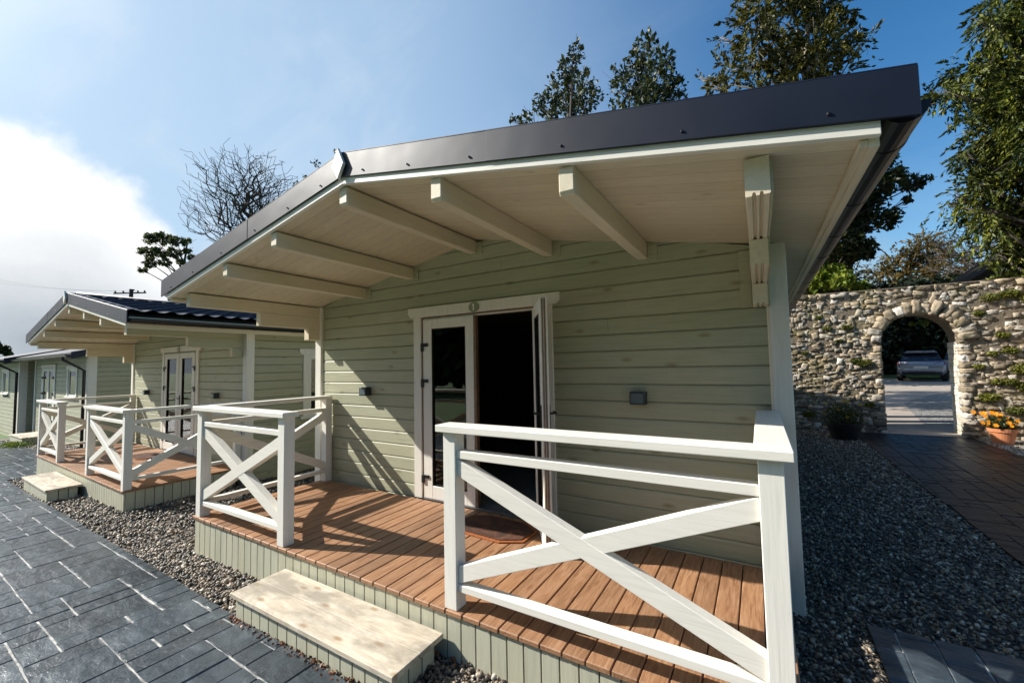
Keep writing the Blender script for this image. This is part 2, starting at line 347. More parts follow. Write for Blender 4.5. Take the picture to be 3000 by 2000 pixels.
def gravel_mat(name, stops, sc):
    mt, nt, N, L, P = newmat(name)
    tc = N.new('ShaderNodeTexCoord').outputs['Object']
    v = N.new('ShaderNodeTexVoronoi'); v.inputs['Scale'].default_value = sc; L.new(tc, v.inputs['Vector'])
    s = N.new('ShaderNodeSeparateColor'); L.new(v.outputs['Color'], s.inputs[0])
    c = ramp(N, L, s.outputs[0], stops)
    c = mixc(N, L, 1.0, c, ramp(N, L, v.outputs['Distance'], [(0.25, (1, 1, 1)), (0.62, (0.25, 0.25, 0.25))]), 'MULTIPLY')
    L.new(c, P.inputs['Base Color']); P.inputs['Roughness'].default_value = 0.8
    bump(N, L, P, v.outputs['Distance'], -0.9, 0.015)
    return mt
GS = [(0, (0.018, 0.016, 0.014)), (0.34, (0.065, 0.056, 0.045)), (0.58, (0.15, 0.12, 0.085)), (0.80, (0.28, 0.205, 0.13)), (0.94, (0.38, 0.32, 0.24)), (1, (0.62, 0.57, 0.48))]
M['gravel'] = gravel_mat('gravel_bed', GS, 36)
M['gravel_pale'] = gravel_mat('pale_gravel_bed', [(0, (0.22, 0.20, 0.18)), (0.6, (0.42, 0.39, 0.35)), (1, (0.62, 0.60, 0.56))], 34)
def pebble_mat():
    mt, nt, N, L, P = newmat('pebbles')
    geo = N.new('ShaderNodeNewGeometry')
    L.new(ramp(N, L, geo.outputs['Random Per Island'], GS), P.inputs['Base Color'])
    P.inputs['Roughness'].default_value = 0.5; P.inputs['Specular IOR Level'].default_value = 0.5
    return mt
M['pebble'] = pebble_mat()
def grass_mat():
    mt, nt, N, L, P = newmat('lawn_grass')
    tc = N.new('ShaderNodeTexCoord').outputs['Object']
    n = noise(N, L, tc, 1.5, 8, 0.6); n2 = noise(N, L, tc, 60, 4)
    c = ramp(N, L, n, [(0.3, (0.045, 0.10, 0.018)), (0.7, (0.09, 0.17, 0.03))])
    c = mixc(N, L, 1.0, c, ramp(N, L, n2, [(0.3, (0.6, 0.6, 0.6)), (0.7, (1.2, 1.2, 1.1))]), 'MULTIPLY')
    L.new(c, P.inputs['Base Color']); P.inputs['Roughness'].default_value = 0.85; bump(N, L, P, n2, 0.6, 0.03)
    return mt
M['grass'] = grass_mat()
def mat_mat():
    mt, nt, N, L, P = newmat('coir_doormat')
    tc = N.new('ShaderNodeTexCoord').outputs['Object']
    n = noise(N, L, tc, 90, 4); n2 = noise(N, L, tc, 8, 3, 0.5, 1.0)
    c = ramp(N, L, n2, [(0.35, (0.045, 0.018, 0.010)), (0.6, (0.10, 0.038, 0.018)), (0.75, (0.20, 0.08, 0.03))])
    c = mixc(N, L, 1.0, c, ramp(N, L, n, [(0.3, (0.6, 0.6, 0.6)), (0.7, (1.25, 1.25, 1.25))]), 'MULTIPLY')
    L.new(c, P.inputs['Base Color']); P.inputs['Roughness'].default_value = 0.95; bump(N, L, P, n, 0.8, 0.006)
    return mt
M['coir'] = mat_mat()
M['coir_edge'] = simple('mat_binding', (0.30, 0.09, 0.02), 0.85, var=0.3, sc=40)

# ------------------------------------------------------------------ mesh helpers
class MB:
    def __init__(s): s.v = []; s.f = []; s.mi = []
    def add(s, vs, fs, k=0):
        o = len(s.v); s.v += [tuple(map(float, p)) for p in vs]; s.f += [tuple(o + i for i in f) for f in fs]; s.mi += [k] * len(fs); return s
    def box(s, x0, x1, y0, y1, z0, z1, k=0):
        v = [(x0, y0, z0), (x1, y0, z0), (x1, y1, z0), (x0, y1, z0), (x0, y0, z1), (x1, y0, z1), (x1, y1, z1), (x0, y1, z1)]
        return s.add(v, [(0, 3, 2, 1), (4, 5, 6, 7), (0, 1, 5, 4), (1, 2, 6, 5), (2, 3, 7, 6), (3, 0, 4, 7)], k)
    def prism(s, poly, axis, a, b, k=0):
        """poly: 2-D points; extruded along axis from a to b (x: (y,z), y: (x,z), z: (x,y))."""
        n = len(poly)
        def P(p, t): return {'x': (t, p[0], p[1]), 'y': (p[0], t, p[1]), 'z': (p[0], p[1], t)}[axis]
        vs = [P(p, a) for p in poly] + [P(p, b) for p in poly]
        fs = [(i, (i + 1) % n, (i + 1) % n + n, i + n) for i in range(n)] + [tuple(range(n))[::-1], tuple(range(n, 2 * n))]
        return s.add(vs, fs, k)
    def tube(s, pts, rads, n=6, cap=True, k=0):
        rings = []; vs = []; fs = []
        for i, p in enumerate(pts):
            p = Vector(p); d = (Vector(pts[min(i + 1, len(pts) - 1)]) - Vector(pts[max(i - 1, 0)])).normalized()
            a = d.orthogonal().normalized() if i == 0 else (pa - d * pa.dot(d)).normalized()
            pa = a; b = d.cross(a)
            for j in range(n):
                t = 2 * math.pi * j / n
                vs.append(p + (a * math.cos(t) + b * math.sin(t)) * rads[i])
        for i in range(len(pts) - 1):
            for j in range(n):
                fs.append((i * n + j, i * n + (j + 1) % n, (i + 1) * n + (j + 1) % n, (i + 1) * n + j))
        if cap: fs += [tuple(range(n))[::-1], tuple((len(pts) - 1) * n + j for j in range(n))]
        return s.add(vs, fs, k)
    def lathe(s, prof, c=(0, 0, 0), n=24, k=0):
        vs = []; fs = []
        for r, z in prof:
            for j in range(n):
                t = 2 * math.pi * j / n; vs.append((c[0] + r * math.cos(t), c[1] + r * math.sin(t), c[2] + z))
        for i in range(len(prof) - 1):
            for j in range(n): fs.append((i * n + j, i * n + (j + 1) % n, (i + 1) * n + (j + 1) % n, (i + 1) * n + j))
        return s.add(vs, fs, k)
    def build(s, name, mats, parent=None, bevel=0.0, smooth=False, seg=1):
        me = bpy.data.meshes.new(name); me.from_pydata(s.v, [], s.f)
        for mm in (mats if isinstance(mats, (list, tuple)) else [mats]): me.materials.append(mm)
        if any(s.mi): me.polygons.foreach_set('material_index', s.mi)
        me.validate(); fix_normals(me)
        return link(name, me, parent, bevel, smooth, seg)
def fix_normals(me):
    import bmesh
    bm = bmesh.new(); bm.from_mesh(me); bmesh.ops.recalc_face_normals(bm, faces=bm.faces); bm.to_mesh(me); bm.free()
def link(name, me, parent=None, bevel=0.0, smooth=False, seg=1):
    o = bpy.data.objects.new(name, me); COL.objects.link(o)
    if parent: o.parent = parent
    if smooth: me.polygons.foreach_set('use_smooth', [True] * len(me.polygons))
    if bevel:
        b = o.modifiers.new('bevel', 'BEVEL'); b.width = bevel; b.segments = seg; b.limit_method = 'ANGLE'; b.angle_limit = R_(40)
    return o
def np_mesh(name, V, F, mat, parent=None, smooth=False):
    me = bpy.data.meshes.new(name); V = np.asarray(V, np.float32); F = np.asarray(F, np.int32)
    me.vertices.add(len(V)); me.vertices.foreach_set('co', V.ravel())
    k = F.shape[1]; me.loops.add(F.size); me.loops.foreach_set('vertex_index', F.ravel())
    me.polygons.add(len(F)); me.polygons.foreach_set('loop_start', np.arange(0, F.size, k, dtype=np.int32))
    me.polygons.foreach_set('loop_total', np.full(len(F), k, np.int32))
    me.materials.append(mat); me.update(calc_edges=True)
    return link(name, me, parent, 0, smooth)
def tag(o, label=None, cat=None, group=None, kind=None):
    if label: o['label'] = label
    if cat: o['category'] = cat
    if group: o['group'] = group
    if kind: o['kind'] = kind
    return o
def empty(name, loc=(0, 0, 0), rz=0.0):
    o = bpy.data.objects.new(name, None); o.empty_display_size = 0.2; COL.objects.link(o); o.location = loc; o.rotation_euler = (0, 0, rz); return o
def copy_tree(o, parent=None):
    c = o.copy(); COL.objects.link(c)
    if parent: c.parent = parent
    for ch in list(o.children): copy_tree(ch, c)
    return c

# ------------------------------------------------------------------ terrain profile
def gz(x):
    if x > 1: return -0.27
    if x < -20: return -0.27 + 0.026 * (-21)
    return -0.27 + 0.026 * (x - 1)
def slope_y(x, y, z):
    if y > 9.1: z += min(0.45, (y - 9.1) * 0.016)
    return z
def path_edge(x): return -1.825 - 0.030 * (x - 0.45)
def sheet(name, polyfn, mat, off, xs, ys, kind='structure'):
    """A ground sheet on a grid of xs by ys; polyfn(i,j) may shift a grid point."""
    vs = []; fs = []
    for x in xs:
        for y in ys:
            X, Y = polyfn(x, y); vs.append((X, Y, slope_y(X, Y, gz(X)) + off))
    n = len(ys)
    for i in range(len(xs) - 1):
        for j in range(n - 1): fs.append((i * n + j, (i + 1) * n + j, (i + 1) * n + j + 1, i * n + j + 1))
    mb = MB(); mb.add(vs, fs); o = mb.build(name, mat); tag(o, kind=kind); return o
XS = [-400, -120, -60, -30, -20, -15, -9.4, -5, -2, 1, 2.8, 4.0, 5.9, 12, 30, 60, 120, 400]
YS = [-400, -120, -40, -12, -4, -1.8, 0, 3, 6, 9.1, 12, 18, 24, 26, 40, 120, 400]
o = sheet('ground', lambda x, y: (x, y), M['grass'], -0.012, XS, YS)
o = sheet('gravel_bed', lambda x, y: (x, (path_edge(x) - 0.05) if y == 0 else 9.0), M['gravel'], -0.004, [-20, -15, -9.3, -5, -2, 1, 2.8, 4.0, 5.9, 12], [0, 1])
o = sheet('courtyard_drive', lambda x, y: (x, y), M['concrete'], 0.004, [-2, 1, 5, 12, 30], [9.0, 9.1, 12, 18, 24, 26, 30])
mb = MB(); pl = [(5.7, 10.35), (12, 10.35), (14, 20.2), (9.0, 20.2), (8.1, 18.8), (7.0, 16.6), (6.45, 15.2), (6.15, 13.4)]
mb.add([(x, y, slope_y(x, y, gz(x)) + .010) for x, y in pl], [tuple(range(len(pl)))]); o = mb.build('courtyard_gravel', M['gravel_pale']); tag(o, kind='structure')

def rot2(x, y, a):
    c, s_ = math.cos(a), math.sin(a); return c * x - s_ * y, s_ * x + c * y
def paving(name, inside, x0, x1, y0, y1, ang, off, seed, mat='paving', unit=0.165):
    """Stamped ashlar paving: one slab mesh of bevelled stones over a sunk sheet of joint residue."""
    rnd = random.Random(seed)
    nx = int((x1 - x0) / unit) + 8; ny = int((y1 - y0) / unit) + 8
    used = [[False] * ny for _ in range(nx)]
    vs = []; fs = []
    sizes = [(1, 2), (2, 2), (1, 1), (2, 3), (1, 2), (2, 1), (1, 3), (3, 2), (2, 2), (1, 1)]
    for j in range(ny):
        for i in range(nx):
            if used[i][j]: continue
            opts = sizes[:]; rnd.shuffle(opts); opts.append((1, 1))
            for w, h in opts:
                if i + w > nx or j + h > ny: continue
                if any(used[a][b] for a in range(i, i + w) for b in range(j, j + h)): continue
                if rnd.random() < 0.0: continue
                break
            for a in range(i, i + w):
                for b in range(j, j + h): used[a][b] = True
            g = 0.0036; jit = lambda: rnd.uniform(-0.0034, 0.0034)
            X0, X1, Y0, Y1 = (i - 3) * unit + .0014, (i - 3 + w) * unit - .0014, (j - 3) * unit + g, (j - 3 + h) * unit - g
            dz = rnd.uniform(-0.0015, 0.0015); tx = rnd.uniform(-.008, .008); ty = rnd.uniform(-.010, .010)
            bw = 0.005
            outer = []
            cor = [(X0 + jit(), Y0 + jit()), (X1 + jit(), Y0 + jit()), (X1 + jit(), Y1 + jit()), (X0 + jit(), Y1 + jit())]
            for q_ in range(4):
                p_, n_ = cor[q_], cor[(q_ + 1) % 4]; ns = max(2, int(math.hypot(n_[0] - p_[0], n_[1] - p_[1]) / .06))
                for t_ in range(ns):
                    f_ = t_ / ns; a_, b_ = p_[0] + (n_[0] - p_[0]) * f_, p_[1] + (n_[1] - p_[1]) * f_
                    if t_: a_ += rnd.uniform(-.0022, .0022) * (q_ % 2); b_ += rnd.uniform(-.0026, .0026) * (1 - q_ % 2)
                    outer.append((a_, b_))
            ccx, ccy = (X0 + X1) / 2, (Y0 + Y1) / 2
            inner = [(min(max(p_[0] - math.copysign(bw, p_[0] - ccx) * (1 if min(abs(p_[0] - X0), abs(p_[0] - X1)) < .02 else 0), X0 + .004), X1 - .004),
                      min(max(p_[1] - math.copysign(bw * rnd.uniform(.6, 1.6), p_[1] - ccy) * (1 if min(abs(p_[1] - Y0), abs(p_[1] - Y1)) < .02 else 0), Y0 + .004), Y1 - .004)) for p_ in outer]
            base = len(vs); nn = len(outer)
            cs_ = [rot2(a_, b_, ang) for a_ in (X0 + .03, (X0 + X1) / 2, X1 - .03) for b_ in (Y0 + .02, Y1 - .02)]
            if not any(inside(x0 + a_, y0 + b_, 2.0) for a_, b_ in cs_): continue
            for (q, z) in [(p, -0.009) for p in outer] + [(p, 0.0) for p in inner]:
                a, b = rot2(q[0], q[1], ang); a += x0; b += y0
                a, b = inside(a, b, None)
                vs.append((a, b, gz(a) + off + z + dz + (0 if z < 0 else tx * (q[0] - X0) + ty * (q[1] - Y0))))
            fs += [(base + q_, base + (q_ + 1) % nn, base + nn + (q_ + 1) % nn, base + nn + q_) for q_ in range(nn)] + [tuple(range(base + nn, base + 2 * nn))]
    mb = MB(); mb.add(vs, fs); o = mb.build(name, M[mat]); tag(o, kind='structure'); return o
# main path along the cabins; its edge towards the gravel is a clean line
def in_main(x, y, t):
    e = path_edge(x)
    if t is not None:
        if x < -9.35 and y < -0.35: return -24 < x
        return -24 < x < 9 and y < e
    if x < -9.35:
        return (x, min(y, -0.30))
    return (x, min(y, e))
sheet('path_joints', lambda x, y: (x, path_edge(x) - 0.02 if y == 1 else -4.2), M['joint'], 0.013, [-24, -20, -15, -9.4, -5, -2, 1, 2.8, 9], [0, 1])
sheet('far_path_joints', lambda x, y: (x, path_edge(x) + .001 if y == 0 else -0.30), M['joint'], 0.013, [-24, -20, -15, -9.35], [0, 1])
paving('path', in_main, -24.0, 9.0, -4.0, 0.6, R_(-1.6), 0.020, 3)
def in_side(x, y, t):
    if t is not None: return 4.07 < x < 5.92 and 0.05 <= y < 8.44
    return (min(max(x, 4.07), 5.92), min(max(y, 0.054), 8.44))
def in_corner(x, y, t):
    if t is not None: return 2.87 < x < 9 and path_edge(x) < y < 0.05
    return (max(x, 2.87), max(min(y, 0.05), path_edge(x) + 0.001))
sheet('side_path_joints', lambda x, y: (4.09 if x == 0 else 5.90, y), M['joint_dark'], 0.009, [0, 1], [0.07, 3, 6, 8.42])
sheet('corner_path_joints', lambda x, y: (x, path_edge(x) if y == 0 else 0.03), M['joint'], 0.011, [2.89, 4, 6, 9], [0, 1])
paving('side_path', in_side, 4.0, 6.2, -0.2, 8.9, R_(-1.6), 0.018, 9, 'paving_wet')
paving('corner_path', in_corner, 2.6, 9.0, -2.3, 0.4, R_(-1.6), 0.018, 12)
# flat pale gravel right of the side path
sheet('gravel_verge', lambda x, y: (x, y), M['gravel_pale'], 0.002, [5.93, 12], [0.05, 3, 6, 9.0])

def pebbles(name, regions, mat, label_kind='stuff'):
    t = (1 + 5 ** .5) / 2
    ico = np.array([(-1, t, 0), (1, t, 0), (-1, -t, 0), (1, -t, 0), (0, -1, t), (0, 1, t), (0, -1, -t), (0, 1, -t), (t, 0, -1), (t, 0, 1), (-t, 0, -1), (-t, 0, 1)], float); ico /= np.linalg.norm(ico[0])
    icf = np.array([(0, 11, 5), (0, 5, 1), (0, 1, 7), (0, 7, 10), (0, 10, 11), (1, 5, 9), (5, 11, 4), (11, 10, 2), (10, 7, 6), (7, 1, 8), (3, 9, 4), (3, 4, 2), (3, 2, 6), (3, 6, 8), (3, 8, 9), (4, 9, 5), (2, 4, 11), (6, 2, 10), (8, 6, 7), (9, 8, 1)])
    VV = []; FF = []; o_ = 0
    for (x0, x1, y0, y1, n, r0, r1, keep) in regions:
        P = np.column_stack([RNG.uniform(x0, x1, n), RNG.uniform(y0, y1, n)])
        if keep: P = P[[keep(a, b) for a, b in P]]
        n = len(P)
        r = r0 * (r1 / r0) ** (RNG.random(n) ** 1.6)
        A = RNG.normal(size=(n, 3, 3)); Q, _ = np.linalg.qr(A)
        sc = np.column_stack([np.ones(n), RNG.uniform(.6, 1, n), RNG.uniform(.45, .8, n)]) * r[:, None]
        v = ico[None] * (1 + RNG.uniform(-.16, .16, (n, 12, 1)))
        v = np.einsum('nij,nkj->nki', Q, v * sc[:, None, :])
        z = np.array([slope_y(a, b, gz(a)) for a, b in P]) + RNG.uniform(-0.2, 0.6, n) * r
        v += np.column_stack([P, z])[:, None, :]
        VV.append(v.reshape(-1, 3)); FF.append((icf[None] + (np.arange(n) * 12)[:, None, None]).reshape(-1, 3) + o_); o_ += n * 12
    o = np_mesh(name, np.concatenate(VV), np.concatenate(FF), mat)
    tag(o, kind=label_kind); return o
keepL = lambda a, b: b > path_edge(a) + 0.0 and not (-2.3 < a < 2.45 and b > -1.40) and not (-9.55 < a < -4.72 and b > -1.20) and a > -9.3
keepR = lambda a, b: not (a > 2.86 and b < 0.05) and a < 4.065 and b > path_edge(a)
pebbles('loose_gravel', [(-3, 2.9, -1.85, -1.35, 9500, .009, .024, keepL), (-9.3, -2.3, -1.9, 0.6, 15000, .012, .028, keepL), (-6, -2.3, 0.6, 6, 4500, .013, .026, lambda a, b: a > -4.5),
                         (2.45, 4.3, -1.9, 2.0, 12500, .008, .020, keepR), (2.5, 4.4, 2.0, 8.3, 12500, .011, .024, keepR), (5.93, 8, 3, 8.3, 4000, .010, .02, None),
                         (-19, -9.6, -0.3, 0.5, 3000, .015, .03, None)], M['pebble'])

# ------------------------------------------------------------------ cabin geometry (local frame: x along the gable wall, deck top z = 0)
ZR, SL, XE, F = 2.628, 0.1854, 2.757, 1.533     # soffit peak, slope, eave half width, porch overhang
LEN = 7.0                                        # cabin length behind the gable wall
GB = -0.36                                       # bottom of walls
Rf = lambda x: ZR - SL * abs(x)
P_ = 0.135
def siding(mb, u0, u1, z0, z1, ops, T, roof=None, phase=-0.012):
    """Log-profile boards; T maps (u, out, z) to xyz. ops: openings (ua, ub, za, zb). roof(z)->half width limit."""
    k = math.floor((z0 - phase) / P_)
    while True:
        a = k * P_ + phase; b = a + P_; k += 1
        if a >= z1 - 0.004: break
        a2 = max(a, z0); b2 = min(b, z1)
        if b2 - a2 < 0.01: continue
        segs = [(u0, u1)]
        for (ua, ub, za, zb) in ops:
            if a2 < zb - 0.03 and b2 > za + 0.03:
                ns = []
                for s0, s1 in segs:
                    if ub <= s0 or ua >= s1: ns.append((s0, s1)); continue
                    if ua > s0: ns.append((s0, ua))
                    if ub < s1: ns.append((ub, s1))
                segs = ns
        if u1 - u0 > 4 and not roof and random.random() < .3: pass
        if random.random() < .28:
            cut = random.uniform(u0 + .6, u1 - .6); segs = [q for s0, s1 in segs for q in ([(s0, cut - .0012), (cut + .0012, s1)] if s0 + .3 < cut < s1 - .3 else [(s0, s1)])]
        prof = [(-0.05, a2), (-0.009, a2), (0.0, a2 + 0.006), (0.0, b2 - 0.016), (-0.004, b2 - 0.008), (-0.013, b2 - 0.002), (-0.05, b2 - 0.002)]
        for s0, s1 in segs:
            vs = []
            for side in (0, 1):
                for (n, z) in prof:
                    u = s0 if side == 0 else s1
                    if roof:
                        w = roof(z)
                        u = max(-w, min(w, u))
                    vs.append(T(u, n, z))
            if roof and roof(a2) < 0.05: continue
            m_ = len(prof)
            fs = [(i, (i + 1) % m_, (i + 1) % m_ + m_, i + m_) for i in range(m_)] + [tuple(range(m_))[::-1], tuple(range(m_, 2 * m_))]
            mb.add(vs, fs)
FR = lambda u, n, z: (u, -n, z)               # front wall plane y = 0, outward is -y
def SIDE(x, sgn, y0=0.0): return lambda u, n, z: (x + sgn * n, u, z)

def door_leaf(parent, name='door_leaf', handle=True, hs=1):
    """Leaf in hinge space: hinge line at the origin, leaf runs along +x to 0.665, outer face at y = -0.035."""
    d = bpy.data.objects.new(name, None)
    w, h, t = 0.662, 1.855, 0.05
    mb = MB(); y0, y1 = -0.035, 0.02
    mb.box(0.0, 0.118, y0, y1, 0.0, h); mb.box(w - 0.10, w, y0, y1, 0.0, h)
    mb.box(0.118, w - 0.10, y0, y1, h - 0.10, h); mb.box(0.118, w - 0.10, y0, y1, 0.0, 0.13)
    leaf = mb.build(name, M['white_z'], parent, 0.003)
    g = MB(); g.box(0.110, w - 0.092, -0.012, -0.004, 0.122, h - 0.092); g.build('glass', M['glass'], leaf)
    b = MB()
    for x0, x1, z0, z1 in ((0.118, 0.126, 0.13, h - 0.1), (w - 0.108, w - 0.10, 0.13, h - 0.1), (0.126, w - 0.108, h - 0.108, h - 0.1), (0.126, w - 0.108, 0.13, 0.138)):
        b.box(x0, x1, -0.030, 0.012, z0, z1)
    b.build('glazing_seal', M['dark'], leaf)
    e = MB()
    e.box(w, w + 0.006, -0.020, -0.008, 0.01, h - 0.01); e.box(w, w + 0.009, 0.0, 0.010, 0.01, h - 0.01)
    e.build('edge_profile', M['gasket'], leaf)
    for z in (0.20, 1.19, 1.57):
        hb = MB(); hb.box(-0.022, 0.012, -0.052, -0.036, z - 0.05, z + 0.035); hb.box(0.012, 0.075, -0.047, -0.036, z, z + 0.035)
        hb.build('hinge', M['iron'], leaf, 0.002)
    if handle:
        for s, yy in ((-1, -0.036), (1, 0.021)):
            hb = MB(); x = w - 0.045
            hb.box(x - 0.018, x + 0.018, min(yy, yy + s * 0.008), max(yy, yy + s * 0.008), 0.84, 1.06)
            hb.tube([(x, yy + s * 0.008, 1.0), (x, yy + s * 0.05, 1.0)], [0.009, 0.009], 8)
            hb.tube([(x, yy + s * 0.05, 1.0), (x - 0.11, yy + s * 0.05, 1.0)], [0.010, 0.008], 8)
            hb.build('handle', M['iron'], leaf, 0.001)
    return leaf

def casing(mb, x0, x1, z0, z1, y, w=0.10, head=0.07, sill=False):
    """Window or door casing with an eared head board, in a front-facing plane."""
    mb.box(x0 - w, x0, y - 0.022, y, z0, z1); mb.box(x1, x1 + w, y - 0.022, y, z0, z1)
    a, b = x0 - w - head, x1 + w + head
    poly = [(a + 0.035, z1), (b - 0.035, z1), (b, z1 + 0.04), (b, z1 + 0.105), (a, z1 + 0.105), (a, z1 + 0.04)]
    mb.prism(poly, 'y', y - 0.030, y)
    if sill: mb.box(a + 0.02, b - 0.02, y - 0.06, y, z0 - 0.05, z0)

def roof_tiles(parent, sgn, x0, x1, y0, y1, zof, name='roof_tiles'):
    """Pressed-metal pantile sheet: wave across, step every course, falling with |x|."""
    pw, course = 0.20, 0.35
    ny = int((y1 - y0) / (pw / 8)); L_ = abs(x1 - x0); nc = max(1, round(L_ / course))
    rows = []
    for c in range(nc):
        rows += [(c * L_ / nc + 0.001, 0.0), ((c + 1) * L_ / nc - 0.012, 0.004), ((c + 1) * L_ / nc - 0.001, 0.0, )]
    V = []
    us = []
    for c in range(nc):
        a, b = c * L_ / nc, (c + 1) * L_ / nc
        us += [(a, -0.0), (b - 0.004, 0.022)]
    for (u, lift) in us:
        x = sgn * (x0 + u)
        for j in range(ny + 1):
            y = y0 + (y1 - y0) * j / ny
            ph = (y % pw) / pw
            wv = 0.028 * (0.5 - 0.5 * math.cos(2 * math.pi * ph)) ** 1.3
            V.append((x, y, zof(abs(x)) + wv + lift))
    n = ny + 1; Fc = []
    for i in range(len(us) - 1):
        for j in range(ny): Fc.append((i * n + j, (i + 1) * n + j, (i + 1) * n + j + 1, i * n + j + 1))
    o = np_mesh(name, V, Fc, M['metal'], parent, False)
    return o

def roof_common(root, y0, y1, zc=None, xe=XE):
    """Soffit boards, rake trim, metal rake flashing, pantiles, ridge cap, eave board and gutter of a gabled roof along y."""
    so_ = MB()
    for s in (-1, 1):
        so_.prism([(0, ZR), (s * (xe - 0.03), Rf(xe - 0.03)), (s * (xe - 0.03), Rf(xe - 0.03) + 0.02), (0, ZR + 0.02)], 'y', y0 + 0.03, y1)
    so_.build('soffit', M['cream_slope'], root)
    for yy, d in ((y0, 1), (y1, -1)):
        ya, yb = sorted((yy, yy + d * 0.03))
        for s in (-1, 1):
            tr = MB(); tr.prism([(0, ZR - 0.004), (s * xe, Rf(xe) - 0.004), (s * xe, Rf(xe) + 0.043), (0, ZR + 0.043)], 'y', ya, yb)
            tr.build('rake_trim', M['white_x'], root, 0.002)
        ya, yb = sorted((yy - d * 0.014, yy - d * 0.002))
        for s in (-1, 1):
            mt_ = MB()
            xo = xe + 0.095
            # two overlapping lengths of flashing
            for (a, b, o_) in ((0.0, 1.22, 0.0), (1.19, xo, -0.0025 * d)):
                mt_.prism([(s * a, Rf(a) + 0.040), (s * b, Rf(b) + 0.040), (s * b, Rf(b) + 0.205), (s * a, Rf(a) + 0.205)], 'y', ya + o_, yb + o_)
            # lip under the flashing and return over the tiles
            mt_.prism([(0, ZR + 0.205), (s * xo, Rf(xo) + 0.205), (s * xo, Rf(xo) + 0.212), (0, ZR + 0.212)], 'y', *sorted((yy - d * 0.014, yy + d * 0.13)))
            f_ = mt_.build('rake_flashing', M['metal'], root, 0.002)
            if d == 1:
                for x in (0.22, 0.62, 1.08, 1.62, 2.15, 2.62):
                    sc_ = MB(); z = Rf(x) + 0.075; sc_.lathe([(0.0, 0), (0.0065, 0), (0.0065, 0.003), (0.004, 0.006), (0.0, 0.0065)], (0, 0, 0), 8)
                    sc_.v = [(s * x + vx, yy - 0.0165 - vz, z + vy) for vx, vy, vz in sc_.v]
                    sc_.build('flashing_screw', M['iron'], f_)
    for s in (-1, 1):
        roof_tiles(root, s, 0.0, xe + 0.10, y0 + 0.01, y1 - 0.01, lambda x: Rf(x) + 0.175)
        un = MB(); un.prism([(0, ZR + 0.02), (s * (xe - 0.03), Rf(xe) + 0.02), (s * (xe - 0.03), Rf(xe) + 0.165), (0, ZR + 0.165)], 'y', y0 + 0.04, y1 - 0.04)
        un.build('roof_deck', M['dark'], root)
        eb = MB(); a, b = sorted((s * (xe - 0.028), s * xe)); eb.box(a, b, y0 + 0.03, y1 - 0.03, Rf(xe) - 0.03, Rf(xe) + 0.12)
        c1, c2 = sorted((s * (xe - 0.052), s * (xe - 0.029))); eb.box(c1, c2, y0 + 0.03, y1 - 0.03, Rf(xe) - 0.022, Rf(xe) - 0.001)
        eb.build('eave_board', M['cream'], root)
        gu = MB(); cx_ = s * (xe + 0.068); cz = Rf(xe) + 0.085; r = 0.062; n_ = 10
        outer = [(cx_ + r * math.cos(math.pi + math.pi * i / n_), cz + r * math.sin(math.pi + math.pi * i / n_)) for i in range(n_ + 1)]
        inner = [(cx_ + (r - .005) * math.cos(2 * math.pi - math.pi * i / n_), cz + (r - .005) * math.sin(2 * math.pi - math.pi * i / n_)) for i in range(n_ + 1)]
        gu.prism(outer + inner, 'y', y0 + 0.02, y1)
        gu.prism(outer, 'y', y0 + 0.018, y0 + 0.022)
        g_ = gu.build('gutter', M['black'], root, 0, False)
        y = y0 + 0.25
        while y < y1:
            br = MB()
            ro = r + 0.0025
            o2 = [(cx_ + ro * math.cos(math.pi + math.pi * i / n_), cz + ro * math.sin(math.pi + math.pi * i / n_)) for i in range(n_ + 1)]
            br.prism(o2, 'y', y, y + 0.03); y += 0.62
            br.build('gutter_bracket', M['black'], g_)
    rc = MB()
    n_ = 10; arc = [(0.085 * math.cos(math.pi * i / n_), ZR + 0.175 + 0.055 * math.sin(math.pi * i / n_)) for i in range(n_ + 1)]
    rc.prism(arc, 'y', y0 + 0.10, y1); rc.build('ridge_cap', M['metal'], root, 0, True)

